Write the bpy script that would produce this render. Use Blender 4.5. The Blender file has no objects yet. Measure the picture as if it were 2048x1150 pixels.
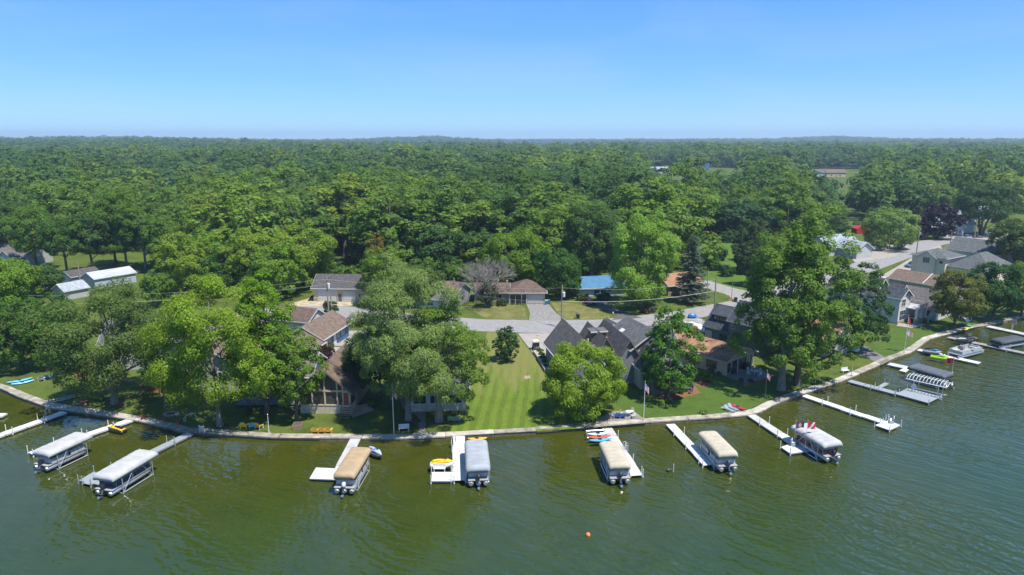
import bpy, math, random
import numpy as np
from mathutils import Vector, Matrix

# ------------------------------------------------------------------ camera, sky, sun, exposure
SC = bpy.context.scene
COL = SC.collection
FPX = 1365.0                      # focal length in pixels of the 2048 px wide photograph
PITCH = math.atan2(297.0, FPX)
CAMZ = 41.0
GZ = 0.5                          # ground level above the lake
cam_d = bpy.data.cameras.new('camera')
cam = bpy.data.objects.new('camera', cam_d)
COL.objects.link(cam)
cam.location = (0, 0, CAMZ)
cam.rotation_euler = (math.pi / 2 - PITCH, 0, 0)
cam_d.sensor_width = 36.0
cam_d.lens = 36.0 * FPX / 2048
cam_d.clip_start = 0.5
cam_d.clip_end = 60000
SC.camera = cam

SUN_EL, SUN_AZ = 65.0, 130.0      # azimuth clockwise from +Y (view direction)
W = bpy.data.worlds.new('World')
SC.world = W
W.use_nodes = True
wn = W.node_tree.nodes
wl = W.node_tree.links
wn.clear()
wo = wn.new('ShaderNodeOutputWorld')
bg = wn.new('ShaderNodeBackground')
sky = wn.new('ShaderNodeTexSky')
sky.sky_type = 'NISHITA'
sky.sun_disc = False
sky.sun_elevation = math.radians(SUN_EL)
sky.sun_rotation = math.radians(SUN_AZ)
sky.altitude = 200
sky.air_density = 0.8
sky.dust_density = 0.0
sky.ozone_density = 3.0
hs = wn.new('ShaderNodeHueSaturation')
hs.inputs['Saturation'].default_value = 1.18
hs.inputs['Hue'].default_value = 0.502
gm = wn.new('ShaderNodeGamma')
gm.inputs['Gamma'].default_value = 0.58
wl.new(sky.outputs[0], gm.inputs['Color'])
tn = wn.new('ShaderNodeMix')
tn.data_type = 'RGBA'
tn.blend_type = 'MULTIPLY'
tn.inputs['Factor'].default_value = 1
tn.inputs['B'].default_value = (.60, .835, 1.17, 1)
wl.new(gm.outputs[0], tn.inputs['A'])
wl.new(tn.outputs['Result'], hs.inputs['Color'])
# thin, faint high cloud all over the sky
wt = wn.new('ShaderNodeTexCoord')
wm = wn.new('ShaderNodeMapping')
wm.inputs['Scale'].default_value = (2.0, 2.0, 9.0)
wm.inputs['Rotation'].default_value = (.05, .12, 0)
wl.new(wt.outputs['Generated'], wm.inputs['Vector'])
wz = wn.new('ShaderNodeTexNoise')
wz.inputs['Scale'].default_value = 1.6
wz.inputs['Detail'].default_value = 7
wz.inputs['Distortion'].default_value = .6
wl.new(wm.outputs[0], wz.inputs['Vector'])
wr = wn.new('ShaderNodeMapRange')
wr.inputs['From Min'].default_value = .45
wr.inputs['From Max'].default_value = .8
wr.inputs['To Max'].default_value = .16
wl.new(wz.outputs['Fac'], wr.inputs['Value'])
wx_ = wn.new('ShaderNodeMix')
wx_.data_type = 'RGBA'
wx_.inputs['B'].default_value = (2.2, 2.5, 2.7, 1)
wl.new(wr.outputs[0], wx_.inputs['Factor'])
wl.new(hs.outputs[0], wx_.inputs['A'])
wl.new(wx_.outputs['Result'], bg.inputs['Color'])
bg.inputs['Strength'].default_value = 0.134
wl.new(bg.outputs[0], wo.inputs['Surface'])

sd = bpy.data.lights.new('sun', 'SUN')
sd.energy = 3.0
sd.angle = math.radians(0.53)
sd.color = (1.0, 0.95, 0.87)
so = bpy.data.objects.new('sun', sd)
COL.objects.link(so)
_e, _a = math.radians(SUN_EL), math.radians(SUN_AZ)
SUNDIR = Vector((math.sin(_a) * math.cos(_e), math.cos(_a) * math.cos(_e), math.sin(_e)))
so.rotation_euler = SUNDIR.to_track_quat('Z', 'Y').to_euler()
so.location = (0, 0, 200)
vs = SC.view_settings
vs.view_transform = 'Standard'
vs.look = 'None'
vs.gamma = 1
vs.use_curve_mapping = False
vs.exposure = 1.3
SC.cycles.use_denoising = True
SC.cycles.max_bounces = 6
SC.cycles.diffuse_bounces = 4
SC.cycles.glossy_bounces = 3
SC.cycles.transmission_bounces = 3
SC.cycles.volume_bounces = 0
SC.cycles.sample_clamp_direct = 4.0
SC.cycles.sample_clamp_indirect = 4.0
SC.cycles.caustics_reflective = False
SC.cycles.caustics_refractive = False

# ------------------------------------------------------------------ helpers
def G(px, py, z=GZ):
    """ground point seen at a pixel of the photograph"""
    a = (px - 1024) / FPX
    b = (575 - py) / FPX
    dy = math.cos(PITCH) + b * math.sin(PITCH)
    dz = -math.sin(PITCH) + b * math.cos(PITCH)
    t = (z - CAMZ) / dz
    return Vector((t * a, t * dy, z))

def ZAT(py, Y):
    b = (575 - py) / FPX
    return CAMZ + Y * (-math.sin(PITCH) + b * math.cos(PITCH)) / (math.cos(PITCH) + b * math.sin(PITCH))

def proj(x, y, z):
    dz = z - CAMZ
    zc = y * math.cos(PITCH) - dz * math.sin(PITCH)
    u = y * math.sin(PITCH) + dz * math.cos(PITCH)
    return 1024 + FPX * x / zc, 575 - FPX * u / zc

def sstep(a, b, x):
    t = min(1.0, max(0.0, (x - a) / (b - a)))
    return t * t * (3 - 2 * t)

def terrain(x, y):
    d = math.hypot(x, y)
    h = 11 * sstep(900, 5200, d)
    k = sstep(450, 2200, d)
    h += k * (4 * math.sin(x / 310 + 1.3) * math.sin(y / 420 + .4) + 4 * math.sin(x / 870 + y / 1300 + 2) + 3 * math.sin(y / 190 + x / 700))
    h += 26 * math.exp(-((x + 480) / 380) ** 2 - ((y - 4300) / 600) ** 2)
    h += 22 * math.exp(-((x - 2050) / 300) ** 2 - ((y - 4500) / 600) ** 2)
    h += 12 * math.exp(-((x + 1700) / 1100) ** 2 - ((y - 3300) / 700) ** 2)
    return GZ + max(h, 0)

_mats = {}
def nodes_of(name):
    m = bpy.data.materials.new(name)
    m.use_nodes = True
    nt = m.node_tree
    b = nt.nodes['Principled BSDF']
    return m, nt, nt.nodes, nt.links, b

def ramp(N, stops):
    r = N.new('ShaderNodeValToRGB')
    el = r.color_ramp.elements
    while len(el) < len(stops):
        el.new(0.5)
    for e, (p, c) in zip(el, stops):
        e.position = p
        e.color = (c[0], c[1], c[2], 1)
    return r

def M(name, col, rough=0.6, var=0.12, scale=3.0, metal=0.0, band=None, bump=0.0, spec=0.5, stretch=None, coords='Object'):
    """painted / mineral surface: base colour with two-scale noise, optional bands (siding, shingle courses, planks)"""
    if name in _mats:
        return _mats[name]
    m, nt, N, L, b = nodes_of(name)
    tc = N.new('ShaderNodeTexCoord')
    mp = N.new('ShaderNodeMapping')
    if stretch:
        mp.inputs['Scale'].default_value = stretch
    L.new(tc.outputs[coords], mp.inputs['Vector'])
    n1 = N.new('ShaderNodeTexNoise')
    n1.inputs['Scale'].default_value = scale
    n1.inputs['Detail'].default_value = 6
    n1.inputs['Roughness'].default_value = 0.65
    L.new(mp.outputs[0], n1.inputs['Vector'])
    lo = [max(0, c * (1 - 2.2 * var)) for c in col]
    hi = [min(1, c * (1 + 2.2 * var)) for c in col]
    r = ramp(N, [(0.25, lo), (0.75, hi)])
    L.new(n1.outputs['Fac'], r.inputs[0])
    out = r.outputs[0]
    if band:
        axis, period, depth = band
        w = N.new('ShaderNodeTexWave')
        w.wave_type = 'BANDS'
        w.bands_direction = axis
        w.wave_profile = 'SAW'
        w.inputs['Scale'].default_value = 0.314159 / period
        w.inputs['Distortion'].default_value = 0.0
        L.new(tc.outputs['Object'], w.inputs['Vector'])
        bp = N.new('ShaderNodeBump')
        bp.inputs['Strength'].default_value = 0.7
        bp.inputs['Distance'].default_value = depth
        L.new(w.outputs['Fac'], bp.inputs['Height'])
        L.new(bp.outputs[0], b.inputs['Normal'])
    elif bump:
        bp = N.new('ShaderNodeBump')
        bp.inputs['Strength'].default_value = 0.6
        bp.inputs['Distance'].default_value = bump
        L.new(n1.outputs['Fac'], bp.inputs['Height'])
        L.new(bp.outputs[0], b.inputs['Normal'])
    L.new(out, b.inputs['Base Color'])
    b.inputs['Roughness'].default_value = rough
    b.inputs['Metallic'].default_value = metal
    b.inputs['Specular IOR Level'].default_value = spec
    _mats[name] = m
    return m

def empty(name, label, cat, loc=(0, 0, 0), rz=0.0, group=None):
    o = bpy.data.objects.new(name, None)
    COL.objects.link(o)
    o.location = loc
    o.rotation_euler = (0, 0, rz)
    o.empty_display_size = 0.3
    return tag(o, label, cat, group)

def tag(o, label=None, cat=None, group=None, kind=None):
    if label: o['label'] = label
    if cat: o['category'] = cat
    if group: o['group'] = group
    if kind: o['kind'] = kind
    return o

def dup(root, loc=None, rz=None, label=None, group=None):
    def cp(o, par):
        c = o.copy()
        COL.objects.link(c)
        c.parent = par
        for k in o.children:
            cp(k, c)
        return c
    r = cp(root, None)
    if loc is not None: r.location = loc
    if rz is not None: r.rotation_euler = (0, 0, rz)
    if label: r['label'] = label
    if group: r['group'] = group
    return r

class MB:
    """collects simple solids and links them as ONE mesh object"""
    def __init__(s):
        s.v, s.f, s.mi, s.i = [], [], [], 0
    def add(s, vs_, fs):
        o = len(s.v)
        s.v += [tuple(p) for p in vs_]
        s.f += [[o + k for k in f] for f in fs]
        s.mi += [s.i] * len(fs)
        return s
    def box(s, x0, x1, y0, y1, z0, z1):
        return s.add([(x0, y0, z0), (x1, y0, z0), (x1, y1, z0), (x0, y1, z0), (x0, y0, z1), (x1, y0, z1), (x1, y1, z1), (x0, y1, z1)],
                     [(0, 3, 2, 1), (4, 5, 6, 7), (0, 1, 5, 4), (1, 2, 6, 5), (2, 3, 7, 6), (3, 0, 4, 7)])
    def cbox(s, c, d):
        return s.box(c[0] - d[0] / 2, c[0] + d[0] / 2, c[1] - d[1] / 2, c[1] + d[1] / 2, c[2] - d[2] / 2, c[2] + d[2] / 2)
    def tube(s, pts, r, n=8, cap=True):
        pts = [Vector(p) for p in pts]
        rr = r if isinstance(r, (list, tuple)) else [r] * len(pts)
        rings = []
        ref = None
        for i, p in enumerate(pts):
            t = (pts[min(i + 1, len(pts) - 1)] - pts[max(i - 1, 0)])
            t = t.normalized() if t.length > 1e-9 else Vector((0, 0, 1))
            a = Vector((1, 0, 0)) if abs(t.x) < 0.8 else Vector((0, 1, 0))
            if ref is not None: a = ref
            u = (a - t * a.dot(t)).normalized()
            ref = u
            w = t.cross(u)
            rings.append([p + (u * math.cos(k * 2 * math.pi / n) + w * math.sin(k * 2 * math.pi / n)) * rr[i] for k in range(n)])
        return s.rings(rings, cap)
    def rings(s, rings, cap=True):
        n = len(rings[0])
        V = [p for r in rings for p in r]
        F = []
        for i in range(len(rings) - 1):
            for k in range(n):
                F.append((i * n + k, i * n + (k + 1) % n, (i + 1) * n + (k + 1) % n, (i + 1) * n + k))
        if cap:
            F.append(tuple(reversed(range(n))))
            F.append(tuple((len(rings) - 1) * n + k for k in range(n)))
        return s.add(V, F)
    def bar(s, a, b, w, h=None):
        return s.tube([a, b], (w if h is None else (w + h) / 2) * 0.7071, 4)
    def prism(s, poly, z0, z1):
        n = len(poly)
        V = [(p[0], p[1], z0) for p in poly] + [(p[0], p[1], z1) for p in poly]
        F = [tuple(reversed(range(n))), tuple(range(n, 2 * n))] + [(k, (k + 1) % n, n + (k + 1) % n, n + k) for k in range(n)]
        return s.add(V, F)
    def extr(s, poly, axis, a, b):
        """extrude a polygon given in the plane across `axis` ('x': poly is (y,z), 'y': poly is (x,z))"""
        n = len(poly)
        mk = (lambda p, t: (p[0], t, p[1])) if axis == 'y' else (lambda p, t: (t, p[0], p[1]))
        V = [mk(p, a) for p in poly] + [mk(p, b) for p in poly]
        F = [tuple(range(n)), tuple(reversed(range(n, 2 * n)))] + [(k, n + k, n + (k + 1) % n, (k + 1) % n) for k in range(n)]
        return s.add(V, F)
    def ball(s, c, r, n=8, m=6, sc=(1, 1, 1)):
        rings = []
        for i in range(m + 1):
            t = math.pi * i / m
            rr = max(math.sin(t), 0.02) * r
            rings.append([(c[0] + rr * math.cos(2 * math.pi * k / n) * sc[0], c[1] + rr * math.sin(2 * math.pi * k / n) * sc[1], c[2] - r * math.cos(t) * sc[2]) for k in range(n)])
        return s.rings(rings)
    def loft(s, secs, n=10, power=2.5):
        """boat-like loft along y: sections (y, halfwidth, zbottom, ztop)"""
        rings = []
        for (y, w, z0, z1) in secs:
            ring = []
            for k in range(n):
                a = 2 * math.pi * k / n
                c, d = math.cos(a), math.sin(a)
                c = math.copysign(abs(c) ** (2 / power), c)
                d = math.copysign(abs(d) ** (2 / power), d)
                ring.append((w * c, y, (z0 + z1) / 2 + (z1 - z0) / 2 * d))
            rings.append(list(reversed(ring)))
        return s.rings(rings)
    def build(s, name, mats, parent=None, smooth=False):
        me = bpy.data.meshes.new(name)
        me.from_pydata(s.v, [], s.f)
        if not isinstance(mats, (list, tuple)): mats = [mats]
        for m in mats: me.materials.append(m)
        if len(mats) > 1: me.polygons.foreach_set('material_index', s.mi)
        if smooth: me.polygons.foreach_set('use_smooth', [True] * len(me.polygons))
        me.update()
        import bmesh
        bm = bmesh.new()
        bm.from_mesh(me)
        bmesh.ops.recalc_face_normals(bm, faces=bm.faces)
        bm.to_mesh(me)
        bm.free()
        o = bpy.data.objects.new(name, me)
        COL.objects.link(o)
        o.parent = parent
        if smooth == 'auto':
            me.set_sharp_from_angle(angle=math.radians(40))
        return o

def sheet(name, poly, m, z, kind='structure'):
    """flat ground sheet from an outline (list of world points)"""
    me = bpy.data.meshes.new(name)
    me.from_pydata([(p[0], p[1], z) for p in poly], [], [tuple(range(len(poly)))])
    me.update()
    if me.polygons[0].normal.z < 0:
        me.flip_normals()
    me.materials.append(m)
    o = bpy.data.objects.new(name, me)
    COL.objects.link(o)
    if kind: o['kind'] = kind
    return o

def fast_mesh(name, V, quads, mats, mi=None):
    V = np.asarray(V, dtype=np.float32)
    quads = np.asarray(quads, dtype=np.int32)
    me = bpy.data.meshes.new(name)
    me.vertices.add(len(V))
    me.vertices.foreach_set('co', V.ravel())
    nq = len(quads)
    me.loops.add(nq * 4)
    me.loops.foreach_set('vertex_index', quads.ravel())
    me.polygons.add(nq)
    me.polygons.foreach_set('loop_start', np.arange(0, nq * 4, 4, dtype=np.int32))
    for m in mats: me.materials.append(m)
    if mi is not None: me.polygons.foreach_set('material_index', np.asarray(mi, dtype=np.int32))
    me.update(calc_edges=True)
    return me

# ------------------------------------------------------------------ setting: ground and water
SHORE_PX = [(-420, 700), (-200, 728), (3, 783), (36, 798), (92, 819), (120, 823), (195, 834), (278, 848), (345, 862), (364, 869), (400, 871), (544, 881),
            (709, 883), (810, 883), (919, 878), (1100, 867), (1204, 858), (1314, 849), (1440, 841), (1495, 836), (1521, 829), (1543, 816),
            (1601, 794), (1681, 768), (1751, 738), (1787, 721), (1820, 710), (1837, 699), (1859, 682), (1898, 671), (1943, 660), (1971, 655), (2048, 638), (2200, 611), (2500, 570)]
SHORE = [G(x, y, 0.0) for x, y in SHORE_PX]
def shore_y(x):
    if x <= SHORE[0].x: return SHORE[0].y
    for a, b in zip(SHORE, SHORE[1:]):
        if a.x <= x <= b.x:
            return a.y + (b.y - a.y) * (x - a.x) / (b.x - a.x)
    return SHORE[-1].y
def along(pts, step):
    out = []
    for a, b in zip(pts, pts[1:]):
        n = max(1, round((b - a).length / step))
        out += [a.lerp(b, k / n) for k in range(n)]
    return out + [pts[-1]]

def grass_mat(name, c_dark, c_mid, c_dry, scale=0.25, stripes=None, dry=0.62):
    m, nt, N, L, b = nodes_of(name)
    tc = N.new('ShaderNodeTexCoord')
    n1 = N.new('ShaderNodeTexNoise'); n1.inputs['Scale'].default_value = scale; n1.inputs['Detail'].default_value = 8; n1.inputs['Roughness'].default_value = 0.7
    n2 = N.new('ShaderNodeTexNoise'); n2.inputs['Scale'].default_value = 7.0; n2.inputs['Detail'].default_value = 4
    L.new(tc.outputs['Object'], n1.inputs['Vector']); L.new(tc.outputs['Object'], n2.inputs['Vector'])
    r = ramp(N, [(0.3, c_dark), (0.52, c_mid), (dry, c_mid), (dry + .2, c_dry)])
    L.new(n1.outputs['Fac'], r.inputs[0])
    mx = N.new('ShaderNodeMix'); mx.data_type = 'RGBA'; mx.blend_type = 'MULTIPLY'; mx.inputs['Factor'].default_value = 0.75
    r2 = ramp(N, [(0.25, (.45, .45, .45)), (0.75, (1.4, 1.4, 1.4))])
    L.new(n2.outputs['Fac'], r2.inputs[0])
    L.new(r.outputs[0], mx.inputs['A']); L.new(r2.outputs[0], mx.inputs['B'])
    out = mx.outputs['Result']
    if stripes:
        ang, per, amt, dc = stripes
        mp = N.new('ShaderNodeMapping'); mp.inputs['Rotation'].default_value = (0, 0, ang)
        L.new(tc.outputs['Object'], mp.inputs['Vector'])
        w = N.new('ShaderNodeTexWave'); w.wave_type = 'BANDS'; w.bands_direction = 'X'; w.wave_profile = 'SIN'
        w.inputs['Scale'].default_value = 0.314159 / per; w.inputs['Distortion'].default_value = 2.4; w.inputs['Detail'].default_value = 2; w.inputs['Detail Scale'].default_value = .6
        L.new(mp.outputs[0], w.inputs['Vector'])
        r3 = ramp(N, [(0.3, (1 - amt,) * 3), (0.7, (1 + amt,) * 3)])
        L.new(w.outputs['Fac'], r3.inputs[0])
        m3 = N.new('ShaderNodeMix'); m3.data_type = 'RGBA'; m3.blend_type = 'MULTIPLY'; m3.inputs['Factor'].default_value = 1
        L.new(out, m3.inputs['A']); L.new(r3.outputs[0], m3.inputs['B'])
        # worn, drier turf away from the lake: streaks along the mowing direction
        mp2 = N.new('ShaderNodeMapping'); mp2.inputs['Rotation'].default_value = (0, 0, ang); mp2.inputs['Scale'].default_value = (0.9, 0.09, 1)
        L.new(tc.outputs['Object'], mp2.inputs['Vector'])
        n3 = N.new('ShaderNodeTexNoise'); n3.inputs['Scale'].default_value = 1.0; n3.inputs['Detail'].default_value = 5
        L.new(mp2.outputs[0], n3.inputs['Vector'])
        sx = N.new('ShaderNodeSeparateXYZ'); L.new(tc.outputs['Object'], sx.inputs[0])
        mr = N.new('ShaderNodeMapRange'); mr.inputs['From Min'].default_value = 96; mr.inputs['From Max'].default_value = 122
        mr.inputs['To Min'].default_value = -0.25; mr.inputs['To Max'].default_value = 0.3
        L.new(sx.outputs['Y'], mr.inputs['Value'])
        ad = N.new('ShaderNodeMath'); ad.operation = 'ADD'; L.new(n3.outputs['Fac'], ad.inputs[0]); L.new(mr.outputs[0], ad.inputs[1])
        r4 = ramp(N, [(0.45, (0, 0, 0)), (0.75, (.85, .85, .85))]); L.new(ad.outputs[0], r4.inputs[0])
        m4 = N.new('ShaderNodeMix'); m4.data_type = 'RGBA'
        m4.inputs['B'].default_value = (*dc, 1)
        L.new(r4.outputs[0], m4.inputs['Factor']); L.new(m3.outputs['Result'], m4.inputs['A'])
        out = m4.outputs['Result']
    L.new(out, b.inputs['Base Color'])
    b.inputs['Roughness'].default_value = 0.9
    b.inputs['Specular IOR Level'].default_value = 0.15
    bp = N.new('ShaderNodeBump'); bp.inputs['Strength'].default_value = 0.8; bp.inputs['Distance'].default_value = 0.06
    L.new(n2.outputs['Fac'], bp.inputs['Height']); L.new(bp.outputs[0], b.inputs['Normal'])
    return m

MG = grass_mat('grass', (.045, .070, .012), (.088, .120, .020), (.165, .150, .046), 0.16)
MLAWN = grass_mat('mown_lawn', (.075, .125, .014), (.105, .155, .018), (.15, .165, .03), 0.3, stripes=(math.radians(4), 1.7, .12, (.17, .165, .05)))
MLAWN2 = grass_mat('green_lawn', (.050, .092, .014), (.070, .118, .018), (.11, .14, .03), 0.35)
MDRY = grass_mat('dry_lawn', (.09, .105, .025), (.15, .15, .045), (.24, .2, .09), 0.35, dry=.5)

def make_ground():
    xs = sorted(set([round(p.x, 2) for p in along(SHORE, 4.0)]))
    x0, x1 = xs[0], xs[-1]
    fr = [0, .004, .01, .02, .035, .055, .08] + [0.08 + 0.92 * (k / 30) ** 2.2 for k in range(1, 31)]
    V, F = [], []
    for f in fr:
        for x in xs:
            y0 = shore_y(x) + 0.6
            y = y0 + f * (12000 - y0)
            u = (x - (x0 + x1) / 2) / ((x1 - x0) / 2)
            X = x + f * 13000 * u
            V.append((X, y, terrain(X, y)))
    n = len(xs)
    for i in range(len(fr) - 1):
        for k in range(n - 1):
            F.append((i * n + k, i * n + k + 1, (i + 1) * n + k + 1, (i + 1) * n + k))
    me = bpy.data.meshes.new('ground')
    me.from_pydata(V, [], F)
    me.polygons.foreach_set('use_smooth', [True] * len(F))
    me.materials.append(MG)
    o = bpy.data.objects.new('ground', me)
    COL.objects.link(o)
    o['kind'] = 'structure'
make_ground()

def water_mat():
    m, nt, N, L, b = nodes_of('lake_water')
    tc = N.new('ShaderNodeTexCoord')
    at = N.new('ShaderNodeAttribute'); at.attribute_name = 'depth'       # 0 at the wall, 1 in open water
    P = tc.outputs['Object']
    n0 = N.new('ShaderNodeTexNoise'); n0.inputs['Scale'].default_value = 0.055; n0.inputs['Detail'].default_value = 4
    L.new(P, n0.inputs['Vector'])
    # bottom weed and silt: olive to brown patches, deeper green outside
    ns = N.new('ShaderNodeTexNoise'); ns.inputs['Scale'].default_value = 0.22; ns.inputs['Detail'].default_value = 7; ns.inputs['Roughness'].default_value = .7
    L.new(P, ns.inputs['Vector'])
    rs = ramp(N, [(.3, (.034, .042, .003)), (.55, (.048, .053, .004)), (.75, (.062, .050, .008))]); L.new(ns.outputs['Fac'], rs.inputs[0])
    rd = ramp(N, [(.3, (.021, .042, .009)), (.7, (.030, .054, .012))]); L.new(ns.outputs['Fac'], rd.inputs[0])
    mx = N.new('ShaderNodeMix'); mx.data_type = 'RGBA'
    ad = N.new('ShaderNodeMath'); ad.operation = 'MULTIPLY_ADD'; ad.inputs[1].default_value = 1.0
    sb = N.new('ShaderNodeMath'); sb.operation = 'MULTIPLY_ADD'; sb.inputs[1].default_value = 0.9; sb.inputs[2].default_value = -.45
    L.new(n0.outputs['Fac'], sb.inputs[0]); L.new(at.outputs['Fac'], ad.inputs[0]); L.new(sb.outputs[0], ad.inputs[2])
    cl = N.new('ShaderNodeClamp'); L.new(ad.outputs[0], cl.inputs[0])
    L.new(cl.outputs[0], mx.inputs['Factor']); L.new(rs.outputs[0], mx.inputs['A']); L.new(rd.outputs[0], mx.inputs['B'])
    L.new(mx.outputs['Result'], b.inputs['Base Color'])
    b.inputs['Roughness'].default_value = 0.05
    b.inputs['IOR'].default_value = 1.42
    b.inputs['Specular IOR Level'].default_value = 0.85
    # wind ripples, running from the open water (lower left) to the shore
    def ripple(scale, stretch, ang, det):
        mp = N.new('ShaderNodeMapping'); mp.inputs['Rotation'].default_value = (0, 0, ang); mp.inputs['Scale'].default_value = stretch
        L.new(P, mp.inputs['Vector'])
        n = N.new('ShaderNodeTexNoise'); n.inputs['Scale'].default_value = scale; n.inputs['Detail'].default_value = det; n.inputs['Roughness'].default_value = .55
        n.inputs['Distortion'].default_value = .4
        L.new(mp.outputs[0], n.inputs['Vector'])
        return n
    def band(lam, ang, dist, dscale):
        mp = N.new('ShaderNodeMapping'); mp.inputs['Rotation'].default_value = (0, 0, math.radians(ang))
        L.new(P, mp.inputs['Vector'])
        w = N.new('ShaderNodeTexWave'); w.wave_type = 'BANDS'; w.bands_direction = 'X'; w.wave_profile = 'SIN'
        w.inputs['Scale'].default_value = .314159 / lam; w.inputs['Distortion'].default_value = dist
        w.inputs['Detail'].default_value = 2.5; w.inputs['Detail Scale'].default_value = dscale; w.inputs['Detail Roughness'].default_value = .55
        L.new(mp.outputs[0], w.inputs['Vector'])
        return w.outputs['Fac']
    def mad(v, k, add=None):
        n = N.new('ShaderNodeMath'); n.operation = 'MULTIPLY_ADD'; n.inputs[1].default_value = k
        L.new(v, n.inputs[0])
        if add is not None: L.new(add, n.inputs[2])
        else: n.inputs[2].default_value = 0
        return n
    h1 = mad(band(1.25, -52, 7.0, 1.1), .070)
    h2 = mad(band(0.75, -74, 6.0, 1.6), .030, h1.outputs[0])
    h3 = mad(band(2.7, -40, 5.0, .7), .10, h2.outputs[0])
    s1 = mad(band(.95, -20, 8.0, 1.2), .035, h3.outputs[0])
    # gusts: ripple height varies from patch to patch and grows away from the wall
    n9 = N.new('ShaderNodeTexNoise'); n9.inputs['Scale'].default_value = 0.045; n9.inputs['Detail'].default_value = 3; n9.inputs['Distortion'].default_value = .8
    L.new(P, n9.inputs['Vector'])
    gr = N.new('ShaderNodeMapRange'); gr.inputs['From Min'].default_value = .38; gr.inputs['From Max'].default_value = .66; gr.inputs['To Min'].default_value = .25; gr.inputs['To Max'].default_value = 1.0
    L.new(n9.outputs['Fac'], gr.inputs['Value'])
    sx = N.new('ShaderNodeSeparateXYZ'); L.new(P, sx.inputs[0])
    wx = N.new('ShaderNodeMapRange'); wx.inputs['From Min'].default_value = -40; wx.inputs['From Max'].default_value = 70; wx.inputs['To Min'].default_value = .55; wx.inputs['To Max'].default_value = 1.0
    L.new(sx.outputs['X'], wx.inputs['Value'])
    mg = N.new('ShaderNodeMath'); mg.operation = 'MULTIPLY'; L.new(gr.outputs[0], mg.inputs[0]); L.new(wx.outputs[0], mg.inputs[1])
    bp = N.new('ShaderNodeBump'); bp.inputs['Distance'].default_value = 1.0
    L.new(mg.outputs[0], bp.inputs['Strength']); L.new(s1.outputs[0], bp.inputs['Height'])
    L.new(bp.outputs[0], b.inputs['Normal'])
    return m

def make_water():
    V, F, D = [], [], []
    xs = np.linspace(-420, 520, 189)
    ys = np.concatenate([np.linspace(-220, 30, 20), np.linspace(35, 190, 104)])
    sh = [(p.x, p.y) for p in along(SHORE, 3.0)]
    S = np.array(sh)
    for y in ys:
        for x in xs:
            V.append((x, y, 0.0))
            d = np.min((S[:, 0] - x) ** 2 + (S[:, 1] - y) ** 2) ** .5
            D.append(min(1.0, d / 34.0))
    n = len(xs)
    for i in range(len(ys) - 1):
        for k in range(n - 1):
            F.append((i * n + k, i * n + k + 1, (i + 1) * n + k + 1, (i + 1) * n + k))
    me = bpy.data.meshes.new('water')
    me.from_pydata(V, [], F)
    at = me.attributes.new('depth', 'FLOAT', 'POINT')
    at.data.foreach_set('value', D)
    me.materials.append(water_mat())
    o = bpy.data.objects.new('water', me)
    COL.objects.link(o)
    o['kind'] = 'structure'
make_water()

# ------------------------------------------------------------------ roads, drives, lawns as sheets
MROAD = M('road_chipseal', (.25, .24, .235), .9, .10, 1.3, spec=.2)
MCONC = M('concrete_pale', (.31, .28, .24), .85, .10, 1.5, spec=.2)
MGRAV = M('gravel_drive', (.22, .21, .195), .95, .22, 2.5, spec=.1)
MASPH = M('asphalt_drive', (.10, .095, .09), .9, .18, 1.6, spec=.2)
MSIDE = M('side_street', (.26, .25, .23), .9, .10, 1.2, spec=.2)
MPAVE = M('patio_concrete', (.22, .20, .175), .85, .15, 2.0, spec=.2)
MMULCH = M('bark_mulch', (.20, .095, .05), .95, .35, 6.0, spec=.1)
def px(*pts): return [G(x, y) for x, y in pts]
def strip(name, near, far, m, z):
    a, b = along(px(*near), 4), along(px(*far), 4)
    return sheet(name, a + list(reversed(b)), m, z)
Z1, Z2, Z3 = GZ + .02, GZ + .03, GZ + .045
strip('road', [(300, 690), (480, 652), (590, 640), (690, 641), (850, 656), (970, 663), (1100, 667), (1200, 665), (1340, 651), (1480, 616), (1600, 578), (1700, 556), (1760, 538), (1830, 512), (1885, 490), (1960, 473), (2100, 462)],
      [(300, 660), (480, 622), (590, 611), (690, 612), (850, 630), (970, 639), (1100, 641), (1200, 639), (1330, 626), (1460, 602), (1560, 570), (1660, 543), (1740, 515), (1800, 490), (1850, 480), (1940, 468), (2100, 456)], MROAD, Z1)
sheet('side_street', px((1500, 603), (1535, 590), (1470, 577), (1420, 562), (1360, 551), (1340, 558), (1400, 574), (1450, 588), (1470, 600)), MSIDE, Z2)
sheet('gravel_driveway', px((1058, 641), (1135, 641), (1112, 626), (1097, 608), (1053, 608), (1060, 626)), MGRAV, Z2)
sheet('asphalt_driveway', px((1224, 640), (1285, 636), (1240, 622), (1205, 598), (1176, 601), (1205, 617), (1236, 630)), MASPH, Z2)
sheet('concrete_driveway', px((1036, 667), (1110, 667), (1150, 680), (1100, 700), (1083, 720), (1066, 706)), MCONC, Z2)
sheet('front_yard', px((975, 639), (1056, 641), (1050, 618), (1040, 610), (930, 612)), MDRY, GZ + .012)
sheet('front_yard', px((1135, 640), (1228, 637), (1200, 620), (1160, 606), (1102, 605), (1115, 625)), MDRY, GZ + .012)
sheet('verge', px((560, 613), (700, 612), (740, 600), (620, 596)), M('gravel_verge', (.36, .31, .2), .95, .28, 1.2, spec=.1), Z2 + .01)
sheet('lawn', px((975, 664), (1034, 668), (1064, 708), (1088, 748), (1160, 770), (1185, 855), (1100, 861), (930, 871), (900, 868), (920, 800)), MLAWN, GZ + .012)
sheet('lawn', px((1290, 841), (1440, 834), (1490, 830), (1515, 822), (1536, 811), (1595, 790), (1640, 774), (1600, 740), (1520, 745), (1400, 770), (1260, 755), (1200, 745), (1160, 770)), MLAWN2, GZ + .008)
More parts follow.
